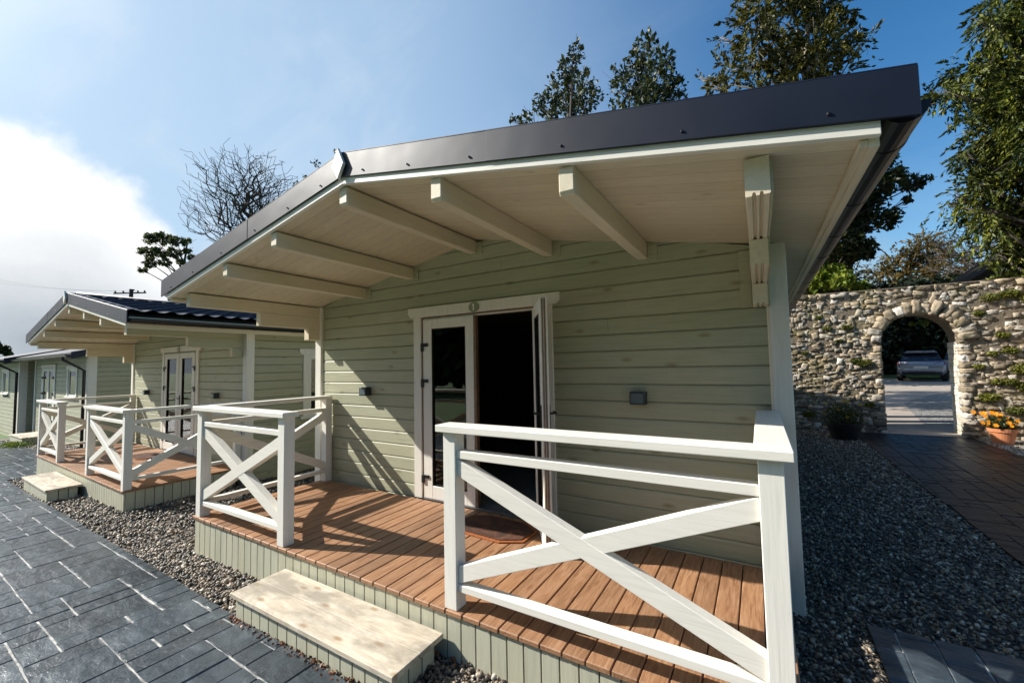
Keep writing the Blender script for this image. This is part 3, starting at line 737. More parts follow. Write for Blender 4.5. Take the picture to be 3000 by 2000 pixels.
def make_cabin(open_door):
    root = empty('log_cabin')
    ops = [(-0.74, 0.74, -0.02, 1.93)]
    mb = MB(); siding(mb, -2.447, 2.447, GB, ZR - 0.02, ops, FR, roof=lambda z: max(0.0, min(2.447, (ZR + 0.006 - z) / SL)))
    mb.build('front_wall', M['sage'], root)
    for s in (-1, 1):
        mb = MB(); so_ = [(1.05, 1.95, 0.70, 1.78)] if s == 1 else []
        siding(mb, 0.05, LEN, GB, Rf(2.5) - 0.002, so_, SIDE(s * 2.50, s))
        mb.build('side_wall', M['sage_side'], root)
    mb = MB(); siding(mb, -2.447, 2.447, GB, ZR - 0.02, [], lambda u, n, z: (u, LEN + n, z), roof=lambda z: max(0.0, min(2.447, (ZR + 0.006 - z) / SL)))
    mb.build('back_wall', M['sage'], root)
    # inner shell: keeps the room closed and dim
    mb = MB(); a, b, c, d, e = -2.40, 2.40, 0.056, LEN - 0.06, 2.10
    mb.add([(a, c, 0), (b, c, 0), (b, d, 0), (a, d, 0), (a, c, e), (b, c, e), (b, d, e), (a, d, e), (-.74, c, 0), (.74, c, 0), (.74, c, 1.93), (-.74, c, 1.93), (-.74, c, e), (.74, c, e)],
           [(0, 1, 2, 3), (4, 7, 6, 5), (1, 5, 6, 2), (2, 6, 7, 3), (3, 7, 4, 0), (0, 8, 11, 12, 4), (9, 1, 5, 13, 10), (11, 10, 13, 12)])
    mb.build('interior', M['inside'], root)
    for sx in (-1, 1):
        for (ya, yb) in ((-0.022, 0.0), (LEN, LEN + 0.022)):
            mb = MB(); x0, x1 = sorted((sx * 2.449, sx * 2.561)); mb.box(x0, x1, ya, yb, GB, Rf(2.5) - 0.002)
            yo = (0.0, 0.10) if ya < 0 else (LEN - 0.10, LEN)
            x0, x1 = sorted((sx * 2.539, sx * 2.561)); mb.box(x0, x1, yo[0], yo[1], GB, Rf(2.55) - 0.002)
            x0, x1 = sorted((sx * 2.435, sx * 2.449)); mb.box(x0, x1, ya * 0.4 if ya < 0 else ya, yb if ya < 0 else LEN + 0.01, GB, Rf(2.5) - 0.002)
            mb.build('corner_trim', M['white_z'], root, 0.003)
    roof_common(root, -F, LEN + 0.35)
    # ridge ornament: pale diamond on the flashing
    mb = MB(); mb.prism([(0, ZR + 0.015), (0.060, ZR + 0.115), (0, ZR + 0.232), (-0.060, ZR + 0.115)], 'y', -F - 0.040, -F - 0.018)
    mb.build('ridge_diamond', M['white_z'], root, 0.002)
    # purlins
    for bx in (0.009, 0.844, 1.661, -0.837, -1.600):
        z = Rf(bx) - 0.137; x0, x1 = bx - 0.078, bx
        mb = MB(); y0, y1 = -1.505, -0.001
        zt = min(Rf(x0), Rf(x1)) - 0.001
        mb.prism([(y0, z + 0.02), (y0 + 0.012, z), (y1, z), (y1, zt), (y0, zt)], 'x', x0, x1)
        mb.build('purlin', M['cream'], root, 0.004)
        for q0, q1 in ((x1 + 0.002, x1 + 0.075), (x0 - 0.05, x0 - 0.002)):
            bl = MB(); bl.box(q0, q1, -0.008, 0, z - 0.015, zt - 0.02)
            bl.build('purlin_block', M['sage'], root, 0.002)
    # stepped wall plates carrying the eaves
    for s, (xa, xb) in ((1, (2.358, 2.445)), (-1, (-2.562, -2.475))):
        lv = [(-1.438, 2.022, min(Rf(xa), Rf(xb)) - 0.001), (-0.757, 1.876, 2.020), (-0.173, 1.735, 1.874)]
        mb = MB()
        for y0, z0, z1 in lv:
            w = xb - xa; g = 0.014
            poly = [(xa, z0 + 0.004), (xa + 0.004, z0), (xa + w * .26, z0), (xa + w * .30, z0 + g), (xa + w * .40, z0 + g), (xa + w * .44, z0), (xa + w * .56, z0), (xa + w * .60, z0 + g), (xa + w * .70, z0 + g), (xa + w * .74, z0), (xb - 0.004, z0), (xb, z0 + 0.004), (xb, z1), (xa, z1)]
            mb.prism(poly, 'y', y0, -0.024)
        mb.build('stepped_wall_plate', M['cream'], root, 0.0)
        mb = MB(); q0, q1 = (xb + .0005, xb + .009) if s > 0 else (xa - .009, xa - .0005)
        for y0, z0, z1 in lv: mb.box(q0, q1, y0 + .004, -0.024, z0 + .002, z1 if z1 < 2.03 else Rf(2.57) - .001)
        mb.build('plate_cladding', M['sage_side'], root)
        bl = MB(); bl.box(xa - 0.075 if s > 0 else xb + 0.003, xa - 0.003 if s > 0 else xb + 0.075, -0.008, 0, 1.74, Rf(2.45) - 0.03); bl.build('plate_block', M['sage'], root, 0.002)
    # door set
    mb = MB(); casing(mb, -0.722, 0.722, -0.002, 1.90, 0.0, 0.106, 0.075)
    mb.build('door_casing', M['white_z'], root, 0.003)
    mb = MB(); mb.box(-0.722, -0.692, 0.0, 0.06, 0, 1.90); mb.box(0.692, 0.722, 0.0, 0.06, 0, 1.90); mb.box(-0.692, 0.692, 0.0, 0.06, 1.872, 1.90)
    mb.build('door_frame', M['white_z'], root, 0.002)
    mb = MB(); mb.box(-0.7215, -0.700, -0.006, -0.0005, 0.012, 1.898); mb.box(0.700, 0.7215, -0.006, -0.0005, 0.012, 1.898); mb.box(-0.700, 0.700, -0.006, -0.0005, 1.884, 1.898)
    mb.build('door_gasket', M['gasket'], root)  # dark strips standing in for the shaded gap between casing and leaves
    mb = MB(); mb.box(-0.692, 0.692, -0.03, 0.06, 0.0, 0.012); mb.build('threshold', M['sill'], root)
    l1 = door_leaf(root, 'door_leaf', handle=False); l1.location = (-0.690, 0.012, 0.014)
    am = MB(); am.box(0.664, 0.690, -0.03, 0.015, 0.0, 1.855); am.build('meeting_stile', M['gasket'] if open_door else M['white_z'], l1, 0.002)
    l2 = door_leaf(root, 'door_leaf', handle=True); l2.location = (0.690, 0.012, 0.014)
    l2.scale = (-1, 1, 1)
    if open_door:
        l2.location = (0.668, -0.045, 0.014); l2.rotation_euler = (0, 0, R_(123))
    # number plaque
    mb = MB(); n_ = 28; mb.prism([(-0.004 + 0.062 * math.cos(2 * math.pi * i / n_), 1.948 + 0.050 * math.sin(2 * math.pi * i / n_)) for i in range(n_)], 'y', -0.042, -0.030)
    pq = mb.build('number_plaque', M['plaque'], root, 0.003)
    mb = MB()
    if open_door:
        mb.box(-0.010, 0.003, -0.046, -0.0425, 1.916, 1.980); mb.prism([(-0.010, 1.980), (-0.021, 1.966), (-0.021, 1.960), (-0.010, 1.966)], 'y', -0.046, -0.0425)
    else:
        t = 0.010
        mb.box(-0.024, 0.016, -0.046, -0.0425, 1.970, 1.970 + t); mb.box(0.006, 0.016, -0.046, -0.0425, 1.948, 1.970); mb.box(-0.024, 0.016, -0.046, -0.0425, 1.938, 1.948)
        mb.box(-0.024, -0.014, -0.046, -0.0425, 1.922, 1.938); mb.box(-0.024, 0.016, -0.046, -0.0425, 1.912, 1.922)
    mb.build('numeral', M['numeral'], pq)
    # wall lamps
    for x in (-1.580, 1.560):
        mb = MB(); mb.box(x - 0.058, x + 0.058, -0.085, 0.0, 1.05, 1.146)
        lp = mb.build('wall_lamp', M['lamp'], root, 0.004)
        mb = MB(); mb.box(x - 0.046, x + 0.046, -0.0875, -0.0855, 1.062, 1.134); mb.build('lamp_lens', M['lens'], lp)
    # side window
    xw = 2.50
    mb = MB()
    T = lambda y, n, z: (xw + n, y, z)
    def sbox(y0, y1, n0, n1, z0, z1, m_=None): (m_ or mb).box(xw + n0, xw + n1, y0, y1, z0, z1)
    sbox(0.95, 1.05, 0, .022, 0.68, 1.78); sbox(1.95, 2.05, 0, .022, 0.68, 1.78)
    mb.prism([(0.91, 1.78), (2.09, 1.78), (2.125, 1.82), (2.125, 1.885), (0.875, 1.885), (0.875, 1.82)], 'x', xw, xw + 0.03)
    sbox(0.90, 2.10, 0, .05, 0.63, 0.68)
    w_ = mb.build('side_window', M['white_z'], root, 0.003)
    mb = MB(); sbox(1.05, 1.11, -0.03, 0.0, 0.68, 1.78); sbox(1.89, 1.95, -0.03, 0, 0.68, 1.78); sbox(1.11, 1.89, -0.03, 0, 1.70, 1.78); sbox(1.11, 1.89, -0.03, 0, 0.68, 0.76); sbox(1.47, 1.53, -0.03, 0, 0.76, 1.70)
    mb.build('sash', M['white_z'], w_, 0.002)
    mb = MB(); sbox(1.11, 1.89, -0.02, -0.014, 0.76, 1.70); mb.build('glass', M['glass'], w_)
    return root

def deck_bottom(dz, x): return gz(x) - dz - 0.02
def bar(mb, p0, p1, w, y0, y1, cut=None):
    """Diagonal brace in the x-z plane between p0 and p1, perpendicular width w, ends cut upright."""
    (xa, za), (xb, zb) = p0, p1
    L_ = math.hypot(xb - xa, zb - za); k = w / 2 * L_ / abs(xb - xa)
    mb.prism([(xa, za - k), (xb, zb - k), (xb, zb + k), (xa, za + k)], 'y', y0, y1)
def panel(root, a, b, T, front_down, zlo=0.105, zhi=0.89, lb=0.145, ht=0.845):
    """Cross-braced railing panel between posts at a and b in the plane mapped by T(x, y, z)."""
    yo, yi = 0.012, 0.078
    def put(mb, name, mat):
        mb.v = [T(*p) for p in mb.v]; return mb.build(name, mat, root, 0.003)
    wm = M['white_x'] if T(1, 0, 0)[0] != T(0, 0, 0)[0] else M['white_y']
    mb = MB(); mb.box(a, b, yo, yi, ht, zhi); put(mb, 'mid_rail', wm)
    mb = MB(); mb.box(a, b, yo, yi, zlo, lb); put(mb, 'bottom_rail', wm)
    w = 0.088; lo, hi = lb + 0.048, ht - 0.048
    L_ = math.hypot(b - a, hi - lo); k = w / 2 * L_ / (b - a); 
    # braces reach into the corners: clip against the rails by vertical limits
    def clipped(xa, za, xb, zb):
        sl = (zb - za) / (xb - xa)
        top = lambda x: za + sl * (x - xa) + k; bot = lambda x: za + sl * (x - xa) - k
        pts = []
        n = 24
        xs = [xa + (xb - xa) * i / n for i in range(n + 1)]
        up_ = [(x, min(ht, max(lb, top(x)))) for x in xs]; dn = [(x, min(ht, max(lb, bot(x)))) for x in xs]
        return xs, up_, dn
    def brace(xa, za, xb, zb, y0, y1, gap=None):
        mb = MB(); segs = [(xa, xb)] if gap is None else [(xa, gap[0]), (gap[1], xb)]
        sl = (zb - za) / (xb - xa)
        for (s0, s1) in segs:
            # break points where the edges meet the rails
            cand = [s0, s1]
            for lim in (lb, ht):
                for off in (k, -k):
                    x = xa + (lim - off - za) / sl
                    if s0 < x < s1: cand.append(x)
            cand = sorted(cand)
            for q in range(len(cand) - 1):
                x0, x1 = cand[q], cand[q + 1]
                if x1 - x0 < 1e-4: continue
                def e(x, o_): return min(ht - 0.0006, max(lb + 0.0006, za + sl * (x - xa) + o_))
                pl = [(x0, e(x0, -k)), (x1, e(x1, -k)), (x1, e(x1, k)), (x0, e(x0, k))]
                mb.prism(pl, 'y', y0, y1)
        return mb
    m_ = (a + b) / 2; g = k * (b - a) / (hi - lo) * 0.98 if False else None
    dn = brace(a, hi, b, lo, yo + 0.004, yi - 0.004); up_ = brace(a, lo, b, hi, yo + 0.004, yi - 0.004)
    # the second brace is halved where it meets the first: pull it behind by 2 mm so the first reads as continuous
    first, second = (dn, up_) if front_down else (up_, dn)
    first.v = [(p[0], p[1] - 0.002 if p[1] < 0.04 else p[1] + 0.002, p[2]) for p in first.v]
    put(first, 'brace', wm); put(second, 'brace', wm)

def make_veranda(dz, xoff):
    """Raised deck with cross-braced railings. dz: height of the deck frame above zero, xoff: world x of its origin."""
    root = empty('veranda')
    mb = MB(); x = -2.335; i = 0
    while x < 2.47:
        x1 = min(x + 0.114, 2.446)
        mb.box(x, x1, -1.432 - random.uniform(0, 0.004), -0.052 if True else 0, -0.028, random.uniform(-0.001, 0.001)); x += 0.12
    mb.build('deck_boards', M['deck'], root, 0.004)
    mb = MB(); x = -2.315
    zb = lambda xx: gz(xx + xoff) - dz - 0.03
    while x < 2.44:
        x1 = min(x + 0.093, 2.452); mb.box(x, x1, -1.418, -1.400, zb(x), -0.030); x += 0.1
    mb.build('front_skirting', M['sage_vert'], root, 0.002)
    for s in (-1, 1):
        mb = MB(); y = -1.398
        while y < -0.1:
            xx = s * 2.385 + 0.068; a, b = sorted((xx - s * 0.018, xx)); mb.box(a, b, y, y + 0.093, zb(xx), -0.030); y += 0.1
        mb.build('side_skirting', M['sage_vert'], root, 0.002)
    mb = MB(); mb.box(-2.28, 2.41, -1.398, -0.06, zb(0) + 0.02, -0.034); mb.build('deck_frame', M['dark'], root)  # dark box standing in for the shade behind the skirting gaps
    hw = 0.995
    posts = [(-2.300, -2.212, -1.424, -1.336, -0.012), (-0.930, -0.842, -1.424, -1.336, 0.0005), (0.770, 0.858, -1.424, -1.336, 0.0005), (2.352, 2.440, -1.424, -1.336, -0.012), (-2.300, -2.212, -0.106, -0.024, 0.0005), (2.352, 2.440, -0.106, -0.024, 0.0005)]
    for (a, b, c, d, z0) in posts:
        mb = MB(); mb.box(a, b, c, d, z0, hw); mb.build('railing_post', M['white_z'], root, 0.003)
    hr = [(-2.332, -0.808, -1.456, -1.322, 'x'), (0.737, 2.472, -1.456, -1.322, 'x')]
    for a, b, c, d, ax in hr:
        mb = MB(); mb.box(a, b, c, d, hw, 1.036); mb.build('handrail', M['white_x'], root, 0.004)
    for a, b in ((-2.332, -2.198), (2.340, 2.472)):
        mb = MB(); mb.box(a, b, -1.320, -0.024, hw, 1.036); mb.build('handrail', M['white_y'], root, 0.004)
    TF = lambda x, y, z: (x, -1.424 + y, z)
    panel(root, -2.212, -0.930, TF, False); panel(root, 0.858, 2.352, TF, True)
    TL = lambda x, y, z: (-2.300 + y, x, z); TR = lambda x, y, z: (2.440 - y, x, z)
    panel(root, -1.336, -0.106, TL, True); panel(root, -1.336, -0.106, TR, False)
    return root
def make_step(dz, xoff):
    root = empty('timber_step')
    mb = MB(); mb.box(-0.775, 0.775, -1.822, -1.632, -0.160, -0.130); mb.box(-0.775, 0.775, -1.629, -1.440, -0.160, -0.130)
    mb.build('tread', M['pine'], root, 0.003)
    mb = MB(); x = -0.745; zb = lambda xx: gz(xx + xoff) - dz - 0.03
    while x < 0.74:
        mb.box(x, x + 0.093, -1.800, -1.782, zb(x), -0.1605); x += 0.1
    for s in (-1, 1):
        y = -1.780
        while y < -1.5: 
            a, b = sorted((s * 0.746, s * 0.728)); mb.box(a, b, y, y + 0.093, zb(s * .7), -0.1605); y += 0.1
    mb.build('riser_boards', M['sage_vert'], root, 0.002)
    mb = MB(); mb.box(-0.72, 0.72, -1.775, -1.46, zb(0) + 0.02, -0.163); mb.build('step_frame', M['dark'], root)  # solid dark fill in place of the shade inside the step
    return root

C2 = ((-7.163, 0.2266, -0.154), R_(-1.25))
c1 = make_cabin(True); tag(c1, 'nearest sage green timber cabin with one glazed door leaf standing open', 'cabin', 'timber cabins in a row')
c2 = make_cabin(False); c2.location = C2[0]; c2.rotation_euler = (0, 0, C2[1])
tag(c2, 'second sage green cabin with gabled porch and both glazed doors shut', 'cabin', 'timber cabins in a row')
v1 = make_veranda(0.0, 0.0); tag(v1, 'near raised veranda with red-brown boards and large white cross-braced railing', 'veranda', 'verandas before the cabins')
v2 = make_veranda(C2[0][2], C2[0][0]); v2.location = C2[0]; v2.rotation_euler = (0, 0, C2[1])
tag(v2, 'farther veranda with white cross-braced railing before the second cabin', 'veranda', 'verandas before the cabins')
s1 = make_step(0.0, 0.0); tag(s1, 'large pale pine step with knots before the near veranda', 'step', 'timber steps')
s2 = make_step(C2[0][2], C2[0][0]); s2.location = C2[0]; s2.rotation_euler = (0, 0, C2[1])
tag(s2, 'small pale timber step before the farther veranda', 'step', 'timber steps')

# doormats: octagonal
def doormat(loc, rz, label):
    root = empty('doormat', loc, rz)
    def octo(w, d, c): return [(-w, -d + c), (-w + c * 1.6, -d), (w - c * 1.6, -d), (w, -d + c), (w, d - c), (w - c * 1.6, d), (-w + c * 1.6, d), (-w, d - c)]
    mb = MB(); mb.prism(octo(.36, .215, .10), 'z', 0.001, 0.012); mb.build('binding', M['coir_edge'], root, 0.002)
    mb = MB(); mb.prism(octo(.335, .19, .092), 'z', 0.0125, 0.021); mb.build('pile', M['coir'], root, 0.003)
    tag(root, label, 'doormat', 'doormats'); return root
doormat((0.40, -0.345, 0), R_(-3), 'dark brown eight-sided doormat before the open door')
doormat((C2[0][0] - 0.05, C2[0][1] - 0.45, C2[0][2]), R_(-2), 'small brown doormat before the shut doors of the second cabin')

# curtain inside the near cabin, tied back
mb = MB()
for i in range(14):
    pass
V = []; n_ = 22; rows = 16
for j in range(rows + 1):
    t = j / rows
    z = 1.78 - 0.95 * t
    xc = -0.20 - 0.27 * t ** 1.2; w = 0.115 * (1 - 0.62 * t)
    for i in range(n_ + 1):
        u = i / n_; V.append((xc + (u - .5) * 2 * w * 0.8, 0.052 + 0.018 * math.sin(u * 26) * (1 - .5 * t), z))
Fc = [(j * (n_ + 1) + i, j * (n_ + 1) + i + 1, (j + 1) * (n_ + 1) + i + 1, (j + 1) * (n_ + 1) + i) for j in range(rows) for i in range(n_)]
o = np_mesh('curtain', V, Fc, M['curtain'], None, True)
tag(o, 'white curtain drawn aside behind the fixed door glass of the near cabin', 'curtain')

# ------------------------------------------------------------------ cabins 3 and 4: eaves towards the path
def make_side_cabin(W_, D_, base, doors, windows, label):
    """Front wall plane y=0 facing -y, from x=-W_ to 0; ridge along x. base: ground z in local frame (floor z=0)."""
    root = empty('log_cabin')
    eave = 2.22
    ops = [(a, b, 0.0, 1.93) for a, b in doors] + [(a, b, c, d) for a, b, c, d in windows]
    mb = MB(); siding(mb, -W_, 0, base, eave, ops, FR); mb.build('front_wall', M['sage'], root)
    rid = eave + D_ / 2 * SL * 1.3
    for x, s in ((0, 1), (-W_, -1)):
        mb = MB(); siding(mb, 0.05, D_, base, eave, [], SIDE(x, s)); 
        mb.prism([(0.05, eave), (D_, eave), (D_ / 2, rid)], 'x', *sorted((x, x - s * 0.05)))
        mb.build('side_wall', M['sage_side'], root)
        mb = MB(); a, b = sorted((x - s * .11, x + s * .02)); mb.box(a, b, -0.022, 0, base, eave)
        a, b = sorted((x, x + s * 0.022)); mb.box(a, b, 0.0, 0.17 if s > 0 else .12, base, eave - .02)
        mb.build('corner_trim', M['white_z'], root, 0.003)
    mb = MB(); mb.box(-W_ + .06, -0.06, 0.07, D_ - .05, base, eave); mb.build('interior', M['inside'], root)
    ov = 0.42; e0 = -ov; ze = eave - ov * SL * 1.3
    mb = MB()
    mb.prism([(e0, ze), (D_ / 2, rid + .02), (D_ + ov, ze), (D_ + ov, ze + .14), (D_ / 2, rid + .18), (e0, ze + .14)], 'x', -W_ - 0.35, 0.42)
    mb.build('roof', M['metal'], root, 0.003)
    mb = MB(); mb.prism([(e0 - .02, ze - .03), (D_ / 2, rid - .01), (D_ / 2, rid + .16), (e0 - .02, ze + .15)], 'x', 0.422, 0.45); mb.prism([(D_ / 2, rid - .01), (D_ + ov, ze - .03), (D_ + ov, ze + .15), (D_ / 2, rid + .16)], 'x', 0.422, 0.45)
    mb.build('rake_flashing', M['metal'], root)
    mb = MB(); n_ = 8; r = .062; cy, cz = e0 - .075, ze + .08
    arc = [(cy + r * math.cos(math.pi + math.pi * i / n_), cz + r * math.sin(math.pi + math.pi * i / n_)) for i in range(n_ + 1)]
    mb.prism(arc, 'x', -W_ - .35, 0.47)
    g = mb.build('gutter', M['black'], root, 0, False)
    mb = MB(); mb.tube([(0.0, cy, cz - .04), (0.0, cy, cz - .12), (-0.02, -0.075, cz - .42), (-0.02, -0.075, base)], [.036] * 4, 10)
    mb.build('downpipe', M['black'], root, 0, True)
    for a, b in doors:
        mb = MB(); casing(mb, a + .04, b - .04, -.01, 1.90, 0.0, 0.12, 0.06); mb.build('door_casing', M['white_z'], root, 0.003)
        mid = (a + b) / 2; half = (b - a) / 2 - .045
        for s in (-1, 1):
            d = MB(); x0, x1 = sorted((mid + s * .003, mid + s * half)); xi0, xi1 = x0 + .09, x1 - .09
            d.box(x0, xi0, -.02, .03, 0, 1.89); d.box(xi1, x1, -.02, .03, 0, 1.89); d.box(xi0, xi1, -.02, .03, 1.78, 1.89); d.box(xi0, xi1, -.02, .03, 0, .14)
            lf = d.build('door_leaf', M['white_z'], root, 0.002)
            g_ = MB(); g_.box(xi0, xi1, -.005, .003, .14, 1.78); g_.build('glass', M['glass'], lf)
            hx = mid + s * half
            for z in (.2, 1.05, 1.55):
                h_ = MB(); q0, q1 = sorted((hx + s * .02, hx - s * .11)); h_.box(q0, q1, -.05, -.024, z, z + .07); h_.build('hinge', M['iron'], lf)
    for a, b, c, d in windows:
        mb = MB(); casing(mb, a + .03, b - .03, c + .03, d - .03, 0.0, 0.10, 0.06, True); wn = mb.build('window_casing', M['white_z'], root, 0.003)
        mb = MB(); mb.box(a + .03, a + .09, 0, .04, c + .03, d - .03); mb.box(b - .09, b - .03, 0, .04, c + .03, d - .03); mb.box(a + .09, b - .09, 0, .04, d - .09, d - .03); mb.box(a + .09, b - .09, 0, .04, c + .03, c + .09)
        mb.build('sash', M['white_z'], wn, 0.002)
        mb = MB(); mb.box(a + .09, b - .09, .012, .02, c + .09, d - .09); mb.build('glass', M['glass'], wn)
    tag(root, label, 'cabin', 'timber cabins in a row'); return root
c3 = make_side_cabin(5.4, 4.6, -0.62, [(-4.45, -3.1)], [(-1.75, -0.95, 1.02, 1.86)], 'third cabin with its eaves to the path, one window right of its doors')
c3.location = (-13.32, 0.42, -0.34); c3.rotation_euler = (0, 0, 0)
c4 = make_side_cabin(6.6, 4.6, -0.72, [(-5.6, -4.2)], [(-2.5, -1.6, 1.02, 1.86)], 'farthest cabin of the row, cut by the left edge, downpipe at its corner')
c4.location = (-19.35, 0.18, -0.36)

def low_step(loc, label):
    root = empty('timber_step', loc)
    mb = MB()
    for i in range(4): mb.box(-.8, .8, -.62 + i * .155, -.62 + i * .155 + .14, .10, .125)
    mb.build('tread', M['pallet'], root, 0.003)
    mb = MB(); mb.box(-.76, .76, -.60, -.56, -.08, .0995); mb.box(-.76, -.72, -.56, 0, -.08, .0995); mb.box(.72, .76, -.56, 0, -.08, .0995)
    mb.build('step_frame', M['sage_vert'], root, 0.002); tag(root, label, 'step', 'timber steps'); return root
low_step((-17.05, 0.38, gz(-17) + .12), 'distant low pale step of slats under the third cabin door')
low_step((-24.2, 0.14, gz(-20) + .12), 'farthest low step at the left edge under the last cabin door')

# ------------------------------------------------------------------ leaves, tufts
def leaf_mesh(P, size, droop=0.0, aspect=2.2, out=None, flat=0.0):
    """Rhombic leaves at points P (n,3); size (n,). droop pulls the leaf axis down; out (n,3) pushes it outward."""
    n = len(P)
    a = RNG.normal(size=(n, 3))
    if out is not None: a = a * 0.55 + out
    a[:, 2] -= droop
    a /= np.linalg.norm(a, axis=1)[:, None] + 1e-9
    b = RNG.normal(size=(n, 3)); b[:, 2] *= (1 - flat)
    b -= a * (a * b).sum(1)[:, None]; b /= np.linalg.norm(b, axis=1)[:, None] + 1e-9
    L_ = a * size[:, None]; Wd = b * (size / aspect)[:, None]
    V = np.stack([P - L_ * .5, P + Wd * .5 - L_ * .05, P + L_ * .5, P - Wd * .5 - L_ * .05], 1).reshape(-1, 3)
    Fq = np.arange(4 * n).reshape(n, 4)
    return V, Fq
def blob_points(c, r, n, shell=0.35, squash=0.9):
    d = RNG.normal(size=(n, 3)); d /= np.linalg.norm(d, axis=1)[:, None]
    rr = r * (shell + (1 - shell) * RNG.random(n) ** 0.5)
    p = d * rr[:, None]; p[:, 2] *= squash
    return np.array(c) + p, d
def tree(name, label, base, blobs, mat, n, size, droop=0.0, aspect=2.2, bark='bark', clump=0.30, trunk_r=0.22, group='trees beyond the cabins', cat='tree', sub=14, lean=None, flat=0.0, squash=0.9, frond=0.0, limb=.010):
    """Tapered trunk with limbs to each blob; leaves in small clumps spread through the blobs."""
    root = empty(name, base)
    B = Vector(base)
    blobs = [(Vector(c), r) for c, r in blobs]
    top = max(blobs, key=lambda b: b[0].z)[0]
    mb = MB()
    k = 8; pts = []
    for i in range(k + 1):
        t = i / k; p = B.lerp(top, t) ; w = math.sin(t * 3.0 + len(label)) * 0.012 * (top - B).length
        pts.append(Vector((p.x + w, p.y + w * .5, p.z)) - B)
    h = (top - B).length
    mb.tube(pts, [trunk_r * (1 - .9 * (i / k)) + .012 for i in range(k + 1)], 9)
    tot = sum(r ** 2.2 for c, r in blobs)
    VV = []; FF = []; off = 0
    for c, r in blobs:
        t = min(.95, max(.12, (c.z - B.z) / max(.1, top.z - B.z) - .12)); i0 = min(k - 1, int(t * k)); st = pts[i0].lerp(pts[i0 + 1], t * k - i0) if i0 < k else pts[k]
        en = c - B; md = st.lerp(en, .5) + Vector((0, 0, .1 * r))
        r0 = trunk_r * (1 - .9 * t) * .30 + limb
        mb.tube([st, md, en], [r0, r0 * .6, r0 * .25], 6)
        for _ in range(sub // 3):
            q = en + Vector(RNG.normal(size=3)) * r * .55
            mb.tube([md.lerp(en, .6), q], [r0 * .3, .006], 4)
        m_ = max(20, int(n * r ** 2.2 / tot))
        # clumps
        nc = max(6, int(sub * 2.2))
        cc, dd = blob_points(en, r * .92, nc, .30, squash)
        keep = RNG.random(nc) > .1
        cc = cc[keep]; dd = dd[keep]
        idx = RNG.integers(0, len(cc), m_)
        cr = r * clump * RNG.uniform(.6, 1.3, len(cc))
        dv = RNG.normal(size=(m_, 3)); dv /= np.linalg.norm(dv, axis=1)[:, None]
        if droop: dv[:, 2] *= 1.5
        pp = cc[idx] + dv * (cr[idx] * RNG.random(m_) ** .45)[:, None]
        sz = size * RNG.uniform(.6, 1.35, m_)
        if frond:
            nf = max(8, int(m_ / 52)); oc, od = blob_points(en, r * .85, nf, .15, .95)
            fd = od * RNG.uniform(.5, 1.1, (nf, 1)) + RNG.normal(size=(nf, 3)) * .35; fd[:, 2] -= droop * RNG.uniform(.2, .9, nf); fd /= np.linalg.norm(fd, axis=1)[:, None]
            fl = frond * RNG.uniform(.5, 1.3, nf); idx = RNG.integers(0, nf, m_); u_ = RNG.random(m_)
            sd = np.cross(fd, RNG.normal(size=(nf, 3))); sd /= np.linalg.norm(sd, axis=1)[:, None]
            k1 = RNG.choice([-1.0, 1.0], m_) * RNG.random(m_)
            pp = oc[idx] + fd[idx] * (fl[idx] * u_)[:, None] + sd[idx] * (k1 * fl[idx] * .30 * (1.05 - u_))[:, None]; pp[:, 2] -= .22 * fl[idx] * u_ ** 2
            dirs = fd[idx] * 1.6 + sd[idx] * (np.sign(k1) * .8)[:, None]
            v, f = leaf_mesh(pp, sz, droop * .3, aspect, dirs * 1.2, flat)
        else: v, f = leaf_mesh(pp, sz, droop, aspect, dd[idx] * .8, flat)
        VV.append(v); FF.append(f + off); off += len(v)
    mb.build('trunk', M[bark], root, 0, True)
    np_mesh('crown', np.concatenate(VV), np.concatenate(FF), mat, root)
    tag(root, label, cat, group)
    return root
def pxb(lst, d, dj=0.0):
    out = []
    for i, (x, y, r) in enumerate(lst):
        dd = d + dj * math.sin(i * 2.4)
        out.append((at(x, y, dd), r / CAM['f'] * dd * (FWD.dot((at(x, y, 1) - EYE)))))
    return out
def ground_under(px, py, d):
    p = at(px, py, d); return (p.x, p.y, slope_y(p.x, p.y, gz(p.x)) - .05)

tree('evergreen_tree', 'left one of two slim loose-leaved trees rising behind the near roof', ground_under(1655, 300, 18),
     pxb([(1690, 150, 30), (1665, 200, 42), (1710, 235, 40), (1640, 262, 48), (1725, 290, 45), (1600, 315, 45), (1668, 310, 60), (1540, 345, 26), (1500, 350, 14), (1640, 440, 120), (1660, 600, 150), (1640, 760, 130)], 18, 1.2), M['leaf_dark'], 14500, .16, .1, 1.8, clump=.26, sub=20)
tree('evergreen_tree', 'right one of two slim loose-leaved trees rising behind the near roof', ground_under(1900, 300, 18.5),
     pxb([(1900, 118, 30), (1875, 160, 42), (1935, 175, 42), (1855, 215, 52), (1930, 235, 60), (1978, 255, 36), (1835, 270, 56), (1905, 300, 66), (1975, 300, 44), (1800, 200, 12), (1900, 440, 130), (1900, 600, 150), (1900, 760, 130)], 18.5, 1.2), M['leaf_dark'], 15500, .165, .1, 1.8, clump=.26, sub=20)
